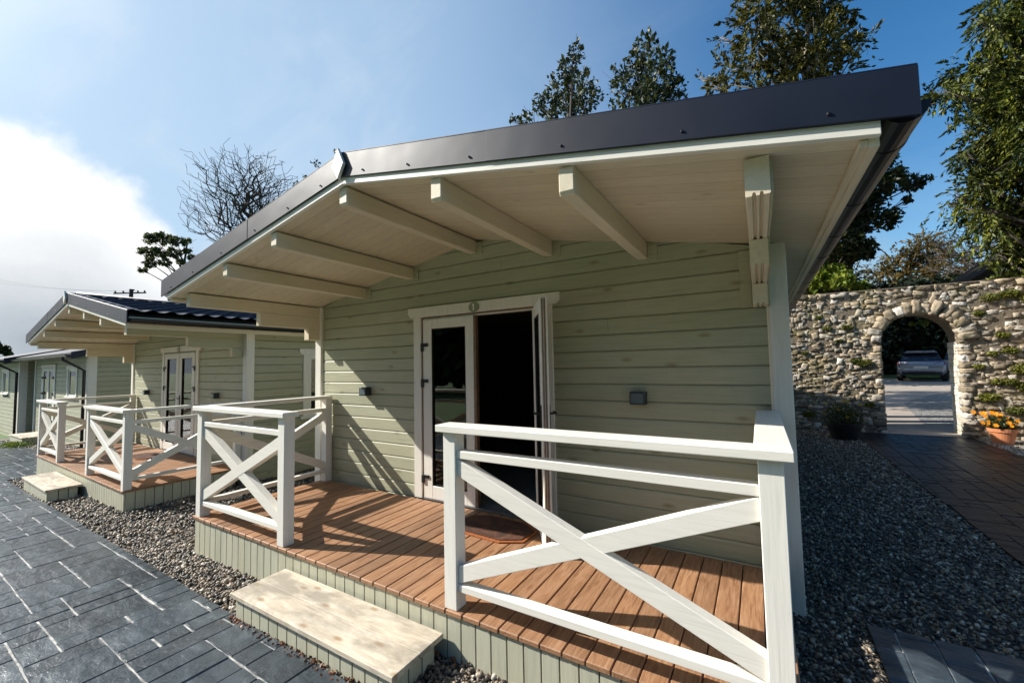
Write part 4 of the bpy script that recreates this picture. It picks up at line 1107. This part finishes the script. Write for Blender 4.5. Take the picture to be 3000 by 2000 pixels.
tree('evergreen_tree', 'big bronze-green tree with a dense crown above the roof edge', ground_under(2300, 300, 15),
     pxb([(2260, -60, 100), (2370, -30, 90), (2220, 50, 70), (2310, 70, 85), (2420, 40, 75), (2210, 140, 70), (2310, 170, 90), (2400, 150, 80), (2460, 110, 50), (2500, 90, 26), (2520, 130, 20), (2150, 205, 60), (2240, 235, 75), (2350, 240, 80), (2440, 215, 55), (2090, 250, 36), (2110, 120, 14), (2060, 235, 12), (2300, 400, 170), (2320, 560, 170), (2300, 720, 150)], 15, 1.3), M['leaf_gold'], 100000, .098, .35, 2.4, bark='bark_pale', clump=.22, sub=24, frond=.40)
tree('evergreen_tree', 'twiggy tree showing only a few sprigs behind the ridge diamond', ground_under(950, 600, 22),
     pxb([(985, 445, 12), (925, 478, 12), (938, 500, 10), (890, 520, 10), (870, 545, 12), (925, 560, 30), (930, 640, 60), (930, 740, 70)], 22, .6), M['leaf_dark'], 2200, .15, .1, 1.8, clump=.4, sub=12)
tree('cedar_tree', 'tall drooping cedar filling the right edge above the stone wall', ground_under(3060, 600, 13.5),
     pxb([(3000, -20, 90), (2950, 60, 60), (2900, 60, 30), (2990, 150, 90), (2920, 200, 55), (2850, 205, 42), (2795, 225, 36), (2760, 265, 30), (2730, 285, 20), (2820, 290, 34), (3000, 290, 100), (2930, 300, 60), (2960, 390, 85), (2890, 380, 45), (2860, 430, 36), (2820, 455, 22), (2900, 480, 55), (2990, 490, 90), (2870, 540, 50), (2930, 580, 70), (2800, 580, 18), (2780, 600, 12), (2850, 620, 32), (2900, 650, 45), (3000, 640, 70), (2960, 720, 40), (2925, 745, 20), (3120, 100, 160), (3120, 350, 160), (3120, 600, 160), (3080, 820, 120)], 13.5, .9), M['leaf_cedar'], 110000, .095, .9, 3.0, clump=.22, sub=18, trunk_r=.20, flat=.3, frond=.50)
tree('evergreen_tree', 'dark leafy tree reaching out from behind the near eave', ground_under(2440, 700, 15),
     pxb([(2600, 465, 24), (2560, 500, 38), (2620, 520, 36), (2670, 540, 28), (2712, 528, 17), (2660, 585, 14), (2550, 570, 52), (2600, 640, 32), (2520, 640, 55), (2480, 560, 80), (2490, 720, 55), (2450, 660, 80), (2540, 735, 28), (2420, 500, 80), (2430, 780, 60)], 15, .7), M['leaf_dark'], 17000, .13, .3, 2.0, clump=.30, sub=20)
tree('laurel_bush', 'bright yellow-green bush peeping over the left end of the stone wall', ground_under(2430, 850, 13),
     pxb([(2400, 820, 34), (2440, 795, 30), (2470, 820, 30), (2420, 870, 40), (2510, 850, 26), (2450, 960, 80), (2500, 940, 60)], 13, .3), M['leaf_lime'], 5000, .15, 0, 1.7, clump=.4, cat='bush', group='bushes by the stone wall')
tree('cypress_tree', 'rusty low cypress with spreading tiers behind the stone wall', ground_under(2712, 780, 44),
     pxb([(2715, 690, 14), (2748, 698, 10), (2700, 716, 26), (2765, 726, 16), (2660, 742, 24), (2615, 752, 12), (2728, 750, 38), (2795, 760, 22), (2640, 786, 42), (2700, 800, 50), (2765, 800, 42), (2585, 800, 34), (2835, 790, 22), (2700, 880, 60), (2620, 880, 60), (2790, 880, 60)], 44, 1.5), M['leaf_rust'], 34000, .24, .2, 3.0, clump=.30, sub=16, flat=.6, trunk_r=.35, frond=1.3)
tree('scots_pine', 'lone flat-topped pine between the cabin roofs at left', ground_under(505, 900, 34),
     pxb([(440, 700, 22), (480, 698, 26), (520, 708, 22), (552, 705, 12), (425, 735, 20), (462, 740, 24), (508, 742, 22), (548, 735, 14), (565, 756, 14), (440, 770, 22), (480, 768, 18), (418, 790, 12), (530, 768, 14), (585, 752, 9)], 34, .8), M['leaf_pine'], 6500, .18, 0, 2.6, clump=.30, sub=14, trunk_r=.20, flat=.6, squash=.7, limb=.035)
tree('ivy_bush', 'rounded green bush at the foot of the lone pine', ground_under(515, 900, 33),
     pxb([(520, 868, 22), (545, 872, 16), (520, 900, 30), (540, 960, 60), (500, 980, 60)], 33, .3), M['leaf_dark'], 3500, .22, 0, 1.8, clump=.4, cat='bush', group='bushes beyond the cabins')
tree('hedge_tree', 'small dark tree low at the left edge of the sky', ground_under(8, 1040, 60),
     pxb([(8, 1022, 14), (-20, 1020, 22), (25, 1035, 9)], 60, .3), M['leaf_dark'], 2500, .35, 0, 1.8, clump=.5, sub=8)

# dense trees added left of the courtyard to cast shade, and the hedge behind the parked cars
for i, (x, y, r) in enumerate([(4.2, 24.4, 2.1), (0.5, 27, 2.8), (5.9, 32.2, 2.8)]):
    bl = [(Vector((x + math.sin(j * 2.1) * r * .6, y + math.cos(j * 1.7) * r * .5, 2.2 + j * 1.1)), r * (1 - .07 * j)) for j in range(6)]
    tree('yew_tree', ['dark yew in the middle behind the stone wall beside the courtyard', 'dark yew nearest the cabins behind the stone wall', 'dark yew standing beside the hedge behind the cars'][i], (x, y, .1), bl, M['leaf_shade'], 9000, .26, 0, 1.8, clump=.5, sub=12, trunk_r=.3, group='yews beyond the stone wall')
hb = empty('hedge', (14, 36, .3))
V, Fq = [], []; n = 16000
p = np.column_stack([RNG.uniform(-10, 14, n), RNG.uniform(-1.0, 1.0, n) ** 3 * 1.2, RNG.uniform(0, 6.5, n)])
p[:, 1] = -np.abs(p[:, 1]) - .4 * RNG.random(n)
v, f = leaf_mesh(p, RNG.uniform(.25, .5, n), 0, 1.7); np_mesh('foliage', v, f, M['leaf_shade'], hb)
mb = MB(); mb.box(-10, 14, 0, .5, -.3, 6.2); mb.build('stems', M['dark'], hb)  # dark slab painting the shade deep inside the hedge
tag(hb, 'tall dark hedge behind the parked cars', 'hedge')

# bare trees: limbs grown towards points spread through a rounded crown
def bare_tree(name, label, base, cc, rad, zfork, n, seed, r_tip=.011, r_trunk=.3, step=.42, mat='bark', group='bare trees'):
    rg = np.random.default_rng(seed); root = empty(name, base)
    B = np.array(base); cc = np.array(cc) - B; rad = np.array(rad)
    nodes = [np.array([0., 0., 0.])]; par = [-1]
    top = np.array([cc[0] * .5, cc[1] * .5, zfork - B[2]])
    k = max(3, int(zfork / 1.2))
    for i in range(1, k + 1):
        t = i / k; nodes.append(top * t + np.array([math.sin(t * 4) * .12, math.cos(t * 3) * .1, 0])); par.append(len(nodes) - 2)
    d = rg.normal(size=(n, 3)); d /= np.linalg.norm(d, axis=1)[:, None]
    lob = 1 + .16 * np.sin(d[:, 0] * 5 + seed) * np.cos(d[:, 2] * 6) + .12 * np.sin(d[:, 1] * 9 + d[:, 2] * 7)
    T = cc + d * rad * (lob * (.12 + .95 * rg.random(n) ** .62))[:, None]
    T = T[T[:, 2] > top[2] + .15]
    T = T[np.argsort(np.linalg.norm(T - top, axis=1) + rg.random(len(T)) * 1.2)]
    arr = np.zeros((120000, 3)); m = len(nodes); arr[:m] = nodes
    for p in T:
        lo = max(0, k)          # only the fork and above
        q = arr[lo:m]; dist = np.linalg.norm(q - p, axis=1) + 1.6 * np.maximum(0, q[:, 2] - p[2] + .1) + .35 * np.linalg.norm(q[:, :2] - top[:2], axis=1) * (np.linalg.norm(q[:, :2] - top[:2], axis=1) > np.linalg.norm(p[:2] - top[:2]))
        a = lo + int(dist.argmin()); L_ = np.linalg.norm(arr[a] - p); ns = max(1, int(L_ / step)); prev = a; st = arr[a].copy()
        sag = rg.normal(size=3) * .06 * L_
        for i in range(1, ns + 1):
            t = i / ns; arr[m] = st + (p - st) * t + sag * math.sin(t * math.pi) + rg.normal(size=3) * .018; par.append(prev); prev = m; m += 1
    w = np.zeros(m); ch = [[] for _ in range(m)]
    for i in range(1, m): ch[par[i]].append(i)
    for i in range(m - 1, -1, -1):
        w[i] = max(1.0, sum(w[c] for c in ch[i]))
    rr = r_tip * w ** .46; rr = np.minimum(rr, r_trunk)
    tr = MB(); br = MB()
    for i in range(1, m):
        if len(ch[par[i]]) == 1 and par[i] > 0 and i != ch[par[i]][0]: continue
    done = set()
    starts = [(0, c) for c in ch[0]]
    while starts:
        a, c = starts.pop(); pts = [Vector(arr[a]), Vector(arr[c])]; rs = [min(rr[a], rr[c] * 1.3), rr[c]]; cur = c
        while ch[cur]:
            kids = sorted(ch[cur], key=lambda q_: -w[q_]); nx = kids[0]
            for o_ in kids[1:]: starts.append((cur, o_))
            pts.append(Vector(arr[nx])); rs.append(rr[nx]); cur = nx
        big = rs[0] > .07
        (tr if big else br).tube(pts, rs, 7 if big else (4 if rs[0] > .03 else 3), False)
    tr.build('trunk', M[mat], root, 0, True); br.build('branches', M[mat], root)
    tag(root, label, 'tree', group); return root
bt = ground_under(725, 900, 30); cc_ = at(738, 610, 30)
bare_tree('bare_tree', 'wide leafless tree behind the left slope of the near roof', bt, tuple(cc_), (3.1, 3.1, 3.3), at(725, 735, 30).z, 3600, 4, .0098, step=.5)
bt = ground_under(2870, 900, 34); cc_ = at(2875, 745, 34)
bare_tree('bare_tree', 'faint leafless tree low in the sky beyond the stone wall', bt, tuple(cc_), (2.3, 2.3, 2.0), at(2870, 800, 34).z, 1500, 8, .009)

# ------------------------------------------------------------------ stone wall with arch
def ico_stone(VV, FF, c, s, rnd, rot=0.0):
    """A rounded rubble stone: subdivided box pushed outwards and jittered."""
    n = 4; base = []
    idx = {}
    vs = []; fs = []
    def vid(i, j, k):
        key = (i, j, k)
        if key not in idx:
            p = Vector((i / (n - 1) * 2 - 1, j / (n - 1) * 2 - 1, k / (n - 1) * 2 - 1))
            q = p.normalized() * 1.2; p = p.lerp(q, .10)
            p = Vector((p.x * s[0] / 2 * (1 + rnd.uniform(-.15, .15)), p.y * s[1] / 2 * (1 + rnd.uniform(-.16, .16)), p.z * s[2] / 2 * (1 + rnd.uniform(-.18, .18))))
            if rot: p = Vector((p.x * math.cos(rot) - p.z * math.sin(rot), p.y, p.x * math.sin(rot) + p.z * math.cos(rot)))
            idx[key] = len(vs); vs.append(p + Vector(c))
        return idx[key]
    for a in range(n - 1):
        for b in range(n - 1):
            fs.append((vid(a, 0, b), vid(a + 1, 0, b), vid(a + 1, 0, b + 1), vid(a, 0, b + 1)))
            fs.append((vid(0, a, b), vid(0, a, b + 1), vid(0, a + 1, b + 1), vid(0, a + 1, b)))
            fs.append((vid(n - 1, a, b), vid(n - 1, a + 1, b), vid(n - 1, a + 1, b + 1), vid(n - 1, a, b + 1)))
            fs.append((vid(a, b, n - 1), vid(a + 1, b, n - 1), vid(a + 1, b + 1, n - 1), vid(a, b + 1, n - 1)))
            fs.append((vid(a, b, 0), vid(a, b + 1, 0), vid(a + 1, b + 1, 0), vid(a + 1, b, 0)))
    o = len(VV); VV += [tuple(v) for v in vs]; FF += [tuple(o + i for i in f) for f in fs]
AX0, AX1, ASP, ATOP, YW, WT, ZT = 4.65, 5.87, 1.68, 2.27, 8.47, 0.60, 2.84
XC = (AX0 + AX1) / 2; RX = (AX1 - AX0) / 2
def in_arch(x, z, m_=0.0):
    if z < ASP: return AX0 - m_ < x < AX1 + m_
    return ((x - XC) / (RX + m_)) ** 2 + ((z - ASP) / (ATOP - ASP + m_)) ** 2 < 1
def stone_wall():
    rnd = random.Random(5); root = empty('stone_wall', (0, 0, 0))
    x0, x1 = 2.70, 8.6
    # core with the arched opening cut through it
    outline = [(x0, -.4), (AX0, -.4), (AX0, ASP)] + [(XC - RX * math.cos(math.pi * i / 14), ASP + (ATOP - ASP) * math.sin(math.pi * i / 14)) for i in range(1, 14)] + [(AX1, ASP), (AX1, -.4), (x1, -.4), (x1, ZT), (x0, ZT)]
    mb = MB(); mb.prism(outline, 'y', YW - .013, YW + WT - .03); mb.box(x0 - .03, x1, YW - .035, YW + WT + .02, ZT - .012, ZT + .014); mb.build('core', M['mortar'], root)
    VV, FF = [], []
    def put(c, zc, w, h, r):
        if in_arch(c, zc, .10) or in_arch(c - w / 2, zc, .05) or in_arch(c + w / 2, zc, .05): return
        ico_stone(VV, FF, (c, YW + .055 + rnd.uniform(-.024, .026), zc), (w, .15, h), rnd, r)
    z = -.32
    while z < ZT - .12:
        h = rnd.uniform(.045, .10); x = x0 - rnd.uniform(0, .1)
        while x < x1:
            w = rnd.uniform(.06, .20); c = x + w / 2; zz = z + rnd.uniform(-.03, .03) + .022 * math.sin(x * 3.1 + z * 5)
            k_ = rnd.random()
            if k_ < .16: put(c, zz + h * .5, w * .7, h * 1.7, rnd.uniform(-.5, .5))
            elif k_ < .24: put(c, zz + h * .25, w, h * .5, rnd.uniform(-.1, .1)); put(c, zz + h * .8, w * .9, h * .5, rnd.uniform(-.2, .2))
            else: put(c, zz + h / 2, w * rnd.uniform(.9, 1.1), h * rnd.uniform(.85, 1.15), rnd.uniform(-.28, .28))
            x += w * .95
        z += h * .88
    np_mesh('rubble_face', np.array(VV), np.array(FF), M['stone'], root, False)
    VV, FF = [], []
    for z in np.arange(-.25, ZT - .1, .17):                                     # back face, coarser
        x = x0
        while x < x1:
            w = rnd.uniform(.2, .4)
            if not in_arch(x + w / 2, z, .2): ico_stone(VV, FF, (x + w / 2, YW + WT - .06, z), (w, .2, .16), rnd)
            x += w
    np_mesh('rubble_back', np.array(VV), np.array(FF), M['stone'], root, False)
    VV, FF = [], []                                                       # jambs
    for s, xx in ((-1, AX0), (1, AX1)):
        z = -.3
        while z < ASP - .02:
            h = rnd.uniform(.06, .15); w = rnd.uniform(.09, .22)
            ico_stone(VV, FF, (xx + s * (w / 2 - .012), YW + .09, z + h / 2), (w, .26, h), rnd)
            z += h
    np_mesh('jamb_stones', np.array(VV), np.array(FF), M['stone'], root, False)
    mb = MB()
    for xx, s in ((AX0, -1), (AX1, 1)):
        n_ = 16
        for i in range(n_):
            z0 = -.3 + (ASP + .28) * i / n_; z1 = -.3 + (ASP + .28) * (i + 1) / n_ - .006; j = rnd.uniform(0, .012)
            a, b = sorted((xx - s * (.004 + j), xx + s * .06)); mb.box(a, b, YW + .12 + rnd.uniform(-.01, .01), YW + WT + .02, z0, z1)
    mb.build('limewashed_reveal', M['lime'], root, .006)  # paler stone lining both sides of the opening
    VV, FF = [], []                                                       # arch ring of long stones
    n_ = 15
    for i in range(n_):
        a = math.pi * (i + .5 + rnd.uniform(-.15, .15)) / n_; L_ = rnd.uniform(.15, .30); rr = 1.0
        cx_, cz = XC - (RX + L_ / 2) * math.cos(a), ASP + (ATOP - ASP + L_ / 2) * math.sin(a)
        ico_stone(VV, FF, (cx_, YW + .05 + rnd.uniform(-.02, .01), cz), (L_, .26, math.pi * .72 / n_ * rnd.uniform(.85, 1.0)), rnd, math.pi - a)
    np_mesh('arch_ring', np.array(VV), np.array(FF), M['stone'], root, False)
    VV, FF = [], []; x = x0 - .05                                          # coping
    while x < x1:
        w = rnd.uniform(.14, .36); ico_stone(VV, FF, (x + w / 2, YW + .28, ZT - .055 + rnd.uniform(-.004, .004)), (w * 1.04, .62, .13), rnd)
        x += w
    np_mesh('coping', np.array(VV), np.array(FF), M['stone'], root, False)
    # plants rooted in the joints
    spots = [(4.1, 2.05, .12), (3.95, 1.75, .08), (4.35, 1.25, .16), (4.2, 1.3, .10), (6.35, 2.5, .18), (6.6, 2.55, .16), (6.85, 2.45, .18), (6.2, .55, .18), (6.55, 1.45, .14), (6.3, 1.4, .1), (6.75, .75, .2), (6.5, .85, .14), (6.95, 1.9, .2), (6.9, .2, .25), (6.3, .1, .15), (3.3, 1.5, .08), (7.2, 2.7, .3), (6.1, 1.15, .1), (6.45, 1.75, .12), (6.7, 1.1, .22), (6.35, .85, .12), (6.55, .3, .16), (6.15, 2.2, .1), (3.6, 2.3, .08), (3.75, 2.05, .1), (4.4, .35, .1), (4.0, .15, .16), (3.3, .1, .15), (6.9, 1.4, .2), (7.0, 2.3, .25)]
    VV = []; FF = []; off = 0
    for x, z, r in spots:
        c, d = blob_points((x, YW - .03, z), r, int(900 * r / .15 * .5), .1, .5); c[:, 1] = YW - .04 - np.abs(c[:, 1] - YW + .03) * .45
        v, f = leaf_mesh(c, RNG.uniform(.02, .045, len(c)), .4, 1.8); VV.append(v); FF.append(f + off); off += len(v)
    np_mesh('wall_plants', np.concatenate(VV), np.concatenate(FF), M['moss'], root)
    c, d = blob_points((5.55, YW + .75, 2.12), .10, 60, .1, .8); c2_, d = blob_points((5.36, YW + .75, 2.10), .06, 22, .1, .8); c = np.concatenate([c, c2_])
    v, f = leaf_mesh(c, RNG.uniform(.04, .08, len(c)), .3, 1.6); np_mesh('hanging_sprig', v, f, M['leaf_lime'], root)
    tag(root, 'rubble stone garden wall with an arched opening and plants in its joints', 'stone wall'); return root
stone_wall()
def wall_pier():
    rnd = random.Random(2); root = empty('stone_pier', (7.55, 8.0, gz(8)))
    VV, FF = [], []; z = 0
    while z < 3.35:
        h = rnd.uniform(.14, .26); n_ = 9
        for i in range(n_):
            a = math.pi * 2 * i / n_ + z; r = .52 - .02 * z
            ico_stone(VV, FF, (math.cos(a) * r, math.sin(a) * r, z + h / 2), (.30, .30, h), rnd)
        z += h * .95
    ico_stone(VV, FF, (-.15, 0, 3.42), (.62, .6, .5), rnd)
    np_mesh('pier_stones', np.array(VV), np.array(FF), M['stone'], root, True)
    mb = MB(); mb.lathe([(.45, 0), (.40, 3.3), (0, 3.35)], (0, 0, 0), 12); mb.build('core', M['mortar'], root)
    c = []; 
    for zz, r in ((3.3, .5), (2.9, .6), (2.2, .6), (1.5, .62), (.8, .6), (3.6, .35)):
        q, d = blob_points((.1, 0, zz), r, 1500, .7, .9); c.append(q)
    c = np.concatenate(c); v, f = leaf_mesh(c, RNG.uniform(.03, .08, len(c)), .5, 1.7); np_mesh('ivy', v, f, M['moss'], root)
    tag(root, 'ivy-grown rounded stone pier at the right end of the wall', 'pier')
wall_pier()
# threshold slab in the arch
mb = MB(); mb.box(AX0 - .02, AX1 + .02, YW - .02, YW + WT + .35, -.35, -.245); o = mb.build('arch_threshold', M['concrete'], None, .006); tag(o, kind='structure')

# ------------------------------------------------------------------ pots
def flower_pot(loc, r, h, mat, petal, label, nfl, name='flower_pot', pet=.035):
    root = empty(name, loc)
    mb = MB(); mb.lathe([(0, 0), (r * .70, 0), (r * .95, h * .78), (r * 1.04, h * .78), (r * 1.08, h), (r * .98, h), (r * .92, h * .86), (0, h * .86)], (0, 0, 0), 28)
    mb.build('pot', mat, root, 0, False)
    mb = MB(); mb.lathe([(r * .93, h * .87), (0, h * .90)], (0, 0, 0), 20); mb.build('soil', M['soil'], root)
    n = 2200; c, d = blob_points((-.01, 0, h + r * .35), r * 1.15, n, .1, .75); v, f = leaf_mesh(c, RNG.uniform(.02, .05, n), 0, 1.6, d * .5); np_mesh('foliage', v, f, M['leaf_dark'], root)
    for i in range(nfl):
        a = random.uniform(0, 6.28); q = r * 1.35 * random.random() ** .5; cc = Vector((math.cos(a) * q - (.12 if i % 4 == 0 else 0), math.sin(a) * q, h + r * random.uniform(.25, 1.45)))
        nrm = Vector((random.uniform(-.5, .3), -1, random.uniform(.1, .9))).normalized(); u = nrm.orthogonal().normalized(); w = nrm.cross(u); R0 = pet * random.uniform(.7, 1.2)
        VV = [tuple(cc)]; FF = []
        for kx in range(6):
            t0 = 2 * math.pi * kx / 6; dr = u * math.cos(t0) + w * math.sin(t0); sd = nrm.cross(dr); o = len(VV)
            VV += [tuple(cc + dr * R0 * .6 + sd * R0 * .42 + nrm * .006), tuple(cc + dr * R0 * 1.1 + nrm * .002), tuple(cc + dr * R0 * .6 - sd * R0 * .42 + nrm * .006)]; FF.append((0, o, o + 1, o + 2))
        np_mesh('flower', np.array(VV), np.array(FF), petal, root)
    tag(root, label, 'flower pot', 'flower pots by the stone wall'); return root
flower_pot((6.19, 7.98, -.265), .185, .28, M['terracotta'], M['petal'], 'terracotta pot of bright orange flowers right of the arch', 30, pet=.036)
flower_pot((3.80, 7.42, -.275), .30, .34, M['planter'], M['petal_dim'], 'black tub with a few yellow flowers in the shade left of the arch', 16, pet=.03)

# ------------------------------------------------------------------ parked cars
def make_car():
    root = empty('parked_car')
    # body from cross sections along y (rear at y=0 facing the camera, nose at +y); half width, sill, belt heights
    secs = [(0.00, .74, .42, .88), (.06, .84, .36, .98), (.30, .89, .30, 1.02), (1.2, .90, .28, 1.00), (2.6, .90, .28, .98), (3.4, .88, .28, .92), (4.0, .82, .32, .80), (4.25, .70, .40, .66)]
    V = []; 
    for y, w, z0, z1 in secs:
        V += [(-w * .86, y, z0), (-w, y, z0 + .16), (-w, y, (z0 + z1) / 2 + .05), (-w * .93, y, z1), (w * .93, y, z1), (w, y, (z0 + z1) / 2 + .05), (w, y, z0 + .16), (w * .86, y, z0)]
    Fc = []
    for i in range(len(secs) - 1):
        for j in range(8): Fc.append((i * 8 + j, i * 8 + (j + 1) % 8, (i + 1) * 8 + (j + 1) % 8, (i + 1) * 8 + j))
    mb = MB(); mb.add(V, Fc + [tuple(range(8)), tuple(range((len(secs) - 1) * 8, len(secs) * 8))[::-1]]); body = mb.build('body', M['car'], root, .03, True, 2)
    # cabin glasshouse
    ring = [(0.10, .74, .97), (.62, .60, 1.44), (1.9, .62, 1.52), (3.05, .76, .97)]
    V = []
    for y, w, z in ring: V += [(-w, y, z), (w, y, z)]
    lo = [(-.80, .10, .95), (.80, .10, .95), (.80, 3.1, .95), (-.80, 3.1, .95)]
    mb = MB(); mb.add([(-.78, .08, .95), (.78, .08, .95), (.80, 3.05, .95), (-.80, 3.05, .95), (-.60, .62, 1.42), (.60, .62, 1.42), (.60, 2.1, 1.46), (-.60, 2.1, 1.46)], [(0, 1, 5, 4), (1, 2, 6, 5), (2, 3, 7, 6), (3, 0, 4, 7), (4, 5, 6, 7)])
    mb.build('windows', M['carglass'], root, .02)
    mb = MB(); mb.add([(-.63, .42, 1.40), (.63, .42, 1.40), (.62, 2.2, 1.45), (-.62, 2.2, 1.45), (-.52, .40, 1.46), (.52, .40, 1.46), (.52, 2.1, 1.53), (-.52, 2.1, 1.53)], [(0, 1, 2, 3), (4, 5, 6, 7), (0, 1, 5, 4), (1, 2, 6, 5), (2, 3, 7, 6), (3, 0, 4, 7)])
    mb.build('roof', M['car'], root, .03, False, 2)
    mb = MB(); mb.box(-.70, .70, -.02, .05, .34, .46); mb.box(-.5, .5, -.045, .0, .44, .475); mb.build('rear_bumper', M['tyre'], root, .02)
    mb = MB(); mb.tube([(-.78, 0.02, .46), (-.60, -.03, .58), (.60, -.03, .58), (.78, 0.02, .46)], [.022] * 4, 6); mb.build('bumper_trim', M['chrome'], root)
    for s in (-1, 1):
        mb = MB(); a, b = sorted((s * .50, s * .83)); mb.add([(s * .44, -.012, .84), (s * .80, .03, .78), (s * .86, .10, .93), (s * .62, -.0, .95), (s * .44, .06, .84), (s * .80, .1, .78), (s * .86, .2, .93), (s * .62, .1, .95)], [(0, 1, 2, 3), (4, 7, 6, 5), (0, 4, 5, 1), (1, 5, 6, 2), (2, 6, 7, 3), (3, 7, 4, 0)])
        mb.build('tail_light', M['redlight'], root)
        for y in (.72, 3.38):
            mb = MB(); n_ = 20; x = s * .80
            pr = [(.20, -.11), (.30, -.11), (.33, -.08), (.33, .08), (.30, .11), (.20, .11)]
            V = []; Fc = []
            for r, t in pr:
                for j in range(n_): a = 2 * math.pi * j / n_; V.append((x + t, y + r * math.cos(a), .33 + r * math.sin(a)))
            for i in range(len(pr) - 1):
                for j in range(n_): Fc.append((i * n_ + j, i * n_ + (j + 1) % n_, (i + 1) * n_ + (j + 1) % n_, (i + 1) * n_ + j))
            mb.add(V, Fc); w_ = mb.build('wheel', M['tyre'], root)
            mb = MB(); mb.prism([(y + .21 * math.cos(2 * math.pi * j / n_), .33 + .21 * math.sin(2 * math.pi * j / n_)) for j in range(n_)], 'x', x - .07, x + .07); mb.build('rim', M['rim'], w_, .01)
    mb = MB(); mb.box(-.26, .26, -.022, -.005, .64, .75); mb.build('number_plate', M['plate'], root, .003)
    return root
car = make_car(); q = at(2700, 1118, 26.5)
gc = lambda x, y: slope_y(x, y, gz(x)) + .02
car.location = (9.78, 26.8, gc(9, 26.8)); car.rotation_euler = (0, 0, R_(-14.5)); car.scale = (1.08, 1.08, 1.08)
tag(car, 'silver crossover seen from behind through the stone arch', 'car', 'cars parked beyond the arch')
car2 = copy_tree(car); car2.location = (12.0, 28.6, gc(12, 28.6)); car2.rotation_euler = (0, 0, R_(-16))
tag(car2, 'silver car mostly hidden right of the crossover behind the arch jamb', 'car', 'cars parked beyond the arch')

# ------------------------------------------------------------------ utility pole and line, shed roof
pb = ground_under(383, 900, 42); pt = at(383, 846, 42)
root = empty('utility_pole', pb); h = pt.z - pb[2]
mb = MB(); mb.tube([(0, 0, 0), (0, 0, h)], [.17, .12], 10); mb.build('pole', M['pole'], root)
u = Vector((RIGHT.x, RIGHT.y, 0)).normalized()
mb = MB(); a = u * -1.3; b = u * 1.1; mb.tube([(a.x, a.y, h - .28), (b.x, b.y, h - .28)], [.055, .055], 6)
a = u * -.75 + Vector((.2, .6, 0)); b = u * .2; mb.tube([(a.x, a.y, h - .05), (b.x, b.y, h - .05)], [.05, .05], 6); mb.build('crossarm', M['pole'], root)
mb = MB()
for s in (-1.2, -.6, .5, 1.0): mb.lathe([(0, 0), (.05, .0), (.06, .06), (.035, .12), (0, .13)], (u.x * s, u.y * s, h - .22), 8)
mb.build('insulator', M['black'], root)
tag(root, 'thin utility pole with crossarms above the second cabin roof', 'utility pole')
for i, (s, yy) in enumerate(((-1.2, 806), (.5, 818))):
    A = Vector(pb) + u * s + Vector((0, 0, h - .1)); B = at(-60, yy, 60)
    pts = [A.lerp(B, t / 12) - Vector((0, 0, 1.0 * 4 * (t / 12) * (1 - t / 12) * .35)) for t in range(13)]
    mb = MB(); mb.tube(pts, [.0065] * 13, 4); o = mb.build('power_line', M['black']); tag(o, ['upper power line running left from the utility pole', 'lower power line running left from the utility pole'][i], 'power line', 'power lines')

root = empty('shed', (9.0, 13.2, gc(9, 13.2)), R_(-20))
a = at(2838, 846, 16.2); b = at(2965, 775, 16.0)
root.location = (a.x + .0, a.y, slope_y(a.x, a.y, gz(a.x))); root.rotation_euler = (0, 0, 0)
hz = a.z - root.location.z; rise = (b.z - a.z); run = max(.5, b.x - a.x)
mb = MB(); mb.prism([(-.15, hz - .05), (2.2, hz + rise / run * 2.35), (4.6, hz - .05), (4.6, hz + .12), (2.2, hz + rise / run * 2.35 + .17), (-.15, hz + .12)], 'y', -.4, 2.6); mb.build('roof', M['shed'], root)
mb = MB(); mb.prism([(1.5, -.2), (4.3, -.2), (4.3, hz), (2.2, hz + rise / run * 2.2), (1.5, hz + rise / run * 1.4)], 'y', 0, 2.2); mb.build('wall', M['shedwall'], root)
tag(root, 'dark shed roof showing above the stone wall at right', 'shed')

# ------------------------------------------------------------------ small ground cover
V_, F_ = [], []; n = 420
p = np.column_stack([RNG.uniform(-.8, .95, n), np.where(RNG.random(n) < .7, RNG.normal(-1.815, .02, n), RNG.normal(-1.43, .02, n)), np.zeros(n)]); p[:, 2] = [gz(a) + .024 for a in p[:, 0]]
v, f = leaf_mesh(p, RNG.uniform(.012, .03, n), 0, 1.5); o = np_mesh('fallen_leaves', v, f, M['brown_leaf']); tag(o, kind='stuff')
n = 900; c = np.column_stack([RNG.normal(-16.2, .28, n), RNG.normal(-.36, .12, n), np.zeros(n)]); c[:, 2] = [gz(a) + RNG.uniform(.02, .12) for a in c[:, 0]]
v, f = leaf_mesh(c, RNG.uniform(.05, .12, n), -1.2, 5); o = np_mesh('grass_tuft', v, f, M['leaf_lime']); tag(o, 'bright green grass tuft beside the distant low step', 'grass tuft')

# wood across the lawn behind the viewer (it stands in the door glass reflections)
n = 15000; p = np.column_stack([RNG.uniform(-28, 45, n), RNG.uniform(-29, -21, n), np.zeros(n)])
hgt = 10.5 + 2.2 * np.sin(p[:, 0] * .35) + 1.5 * np.sin(p[:, 0] * 1.1 + 1)
p[:, 2] = -.4 + RNG.random(n) ** .8 * hgt
v, f = leaf_mesh(p, RNG.uniform(.8, 1.7, n), 0, 1.4); o = np_mesh('far_woods', v, f, M['leaf_dark']); tag(o, kind='stuff')
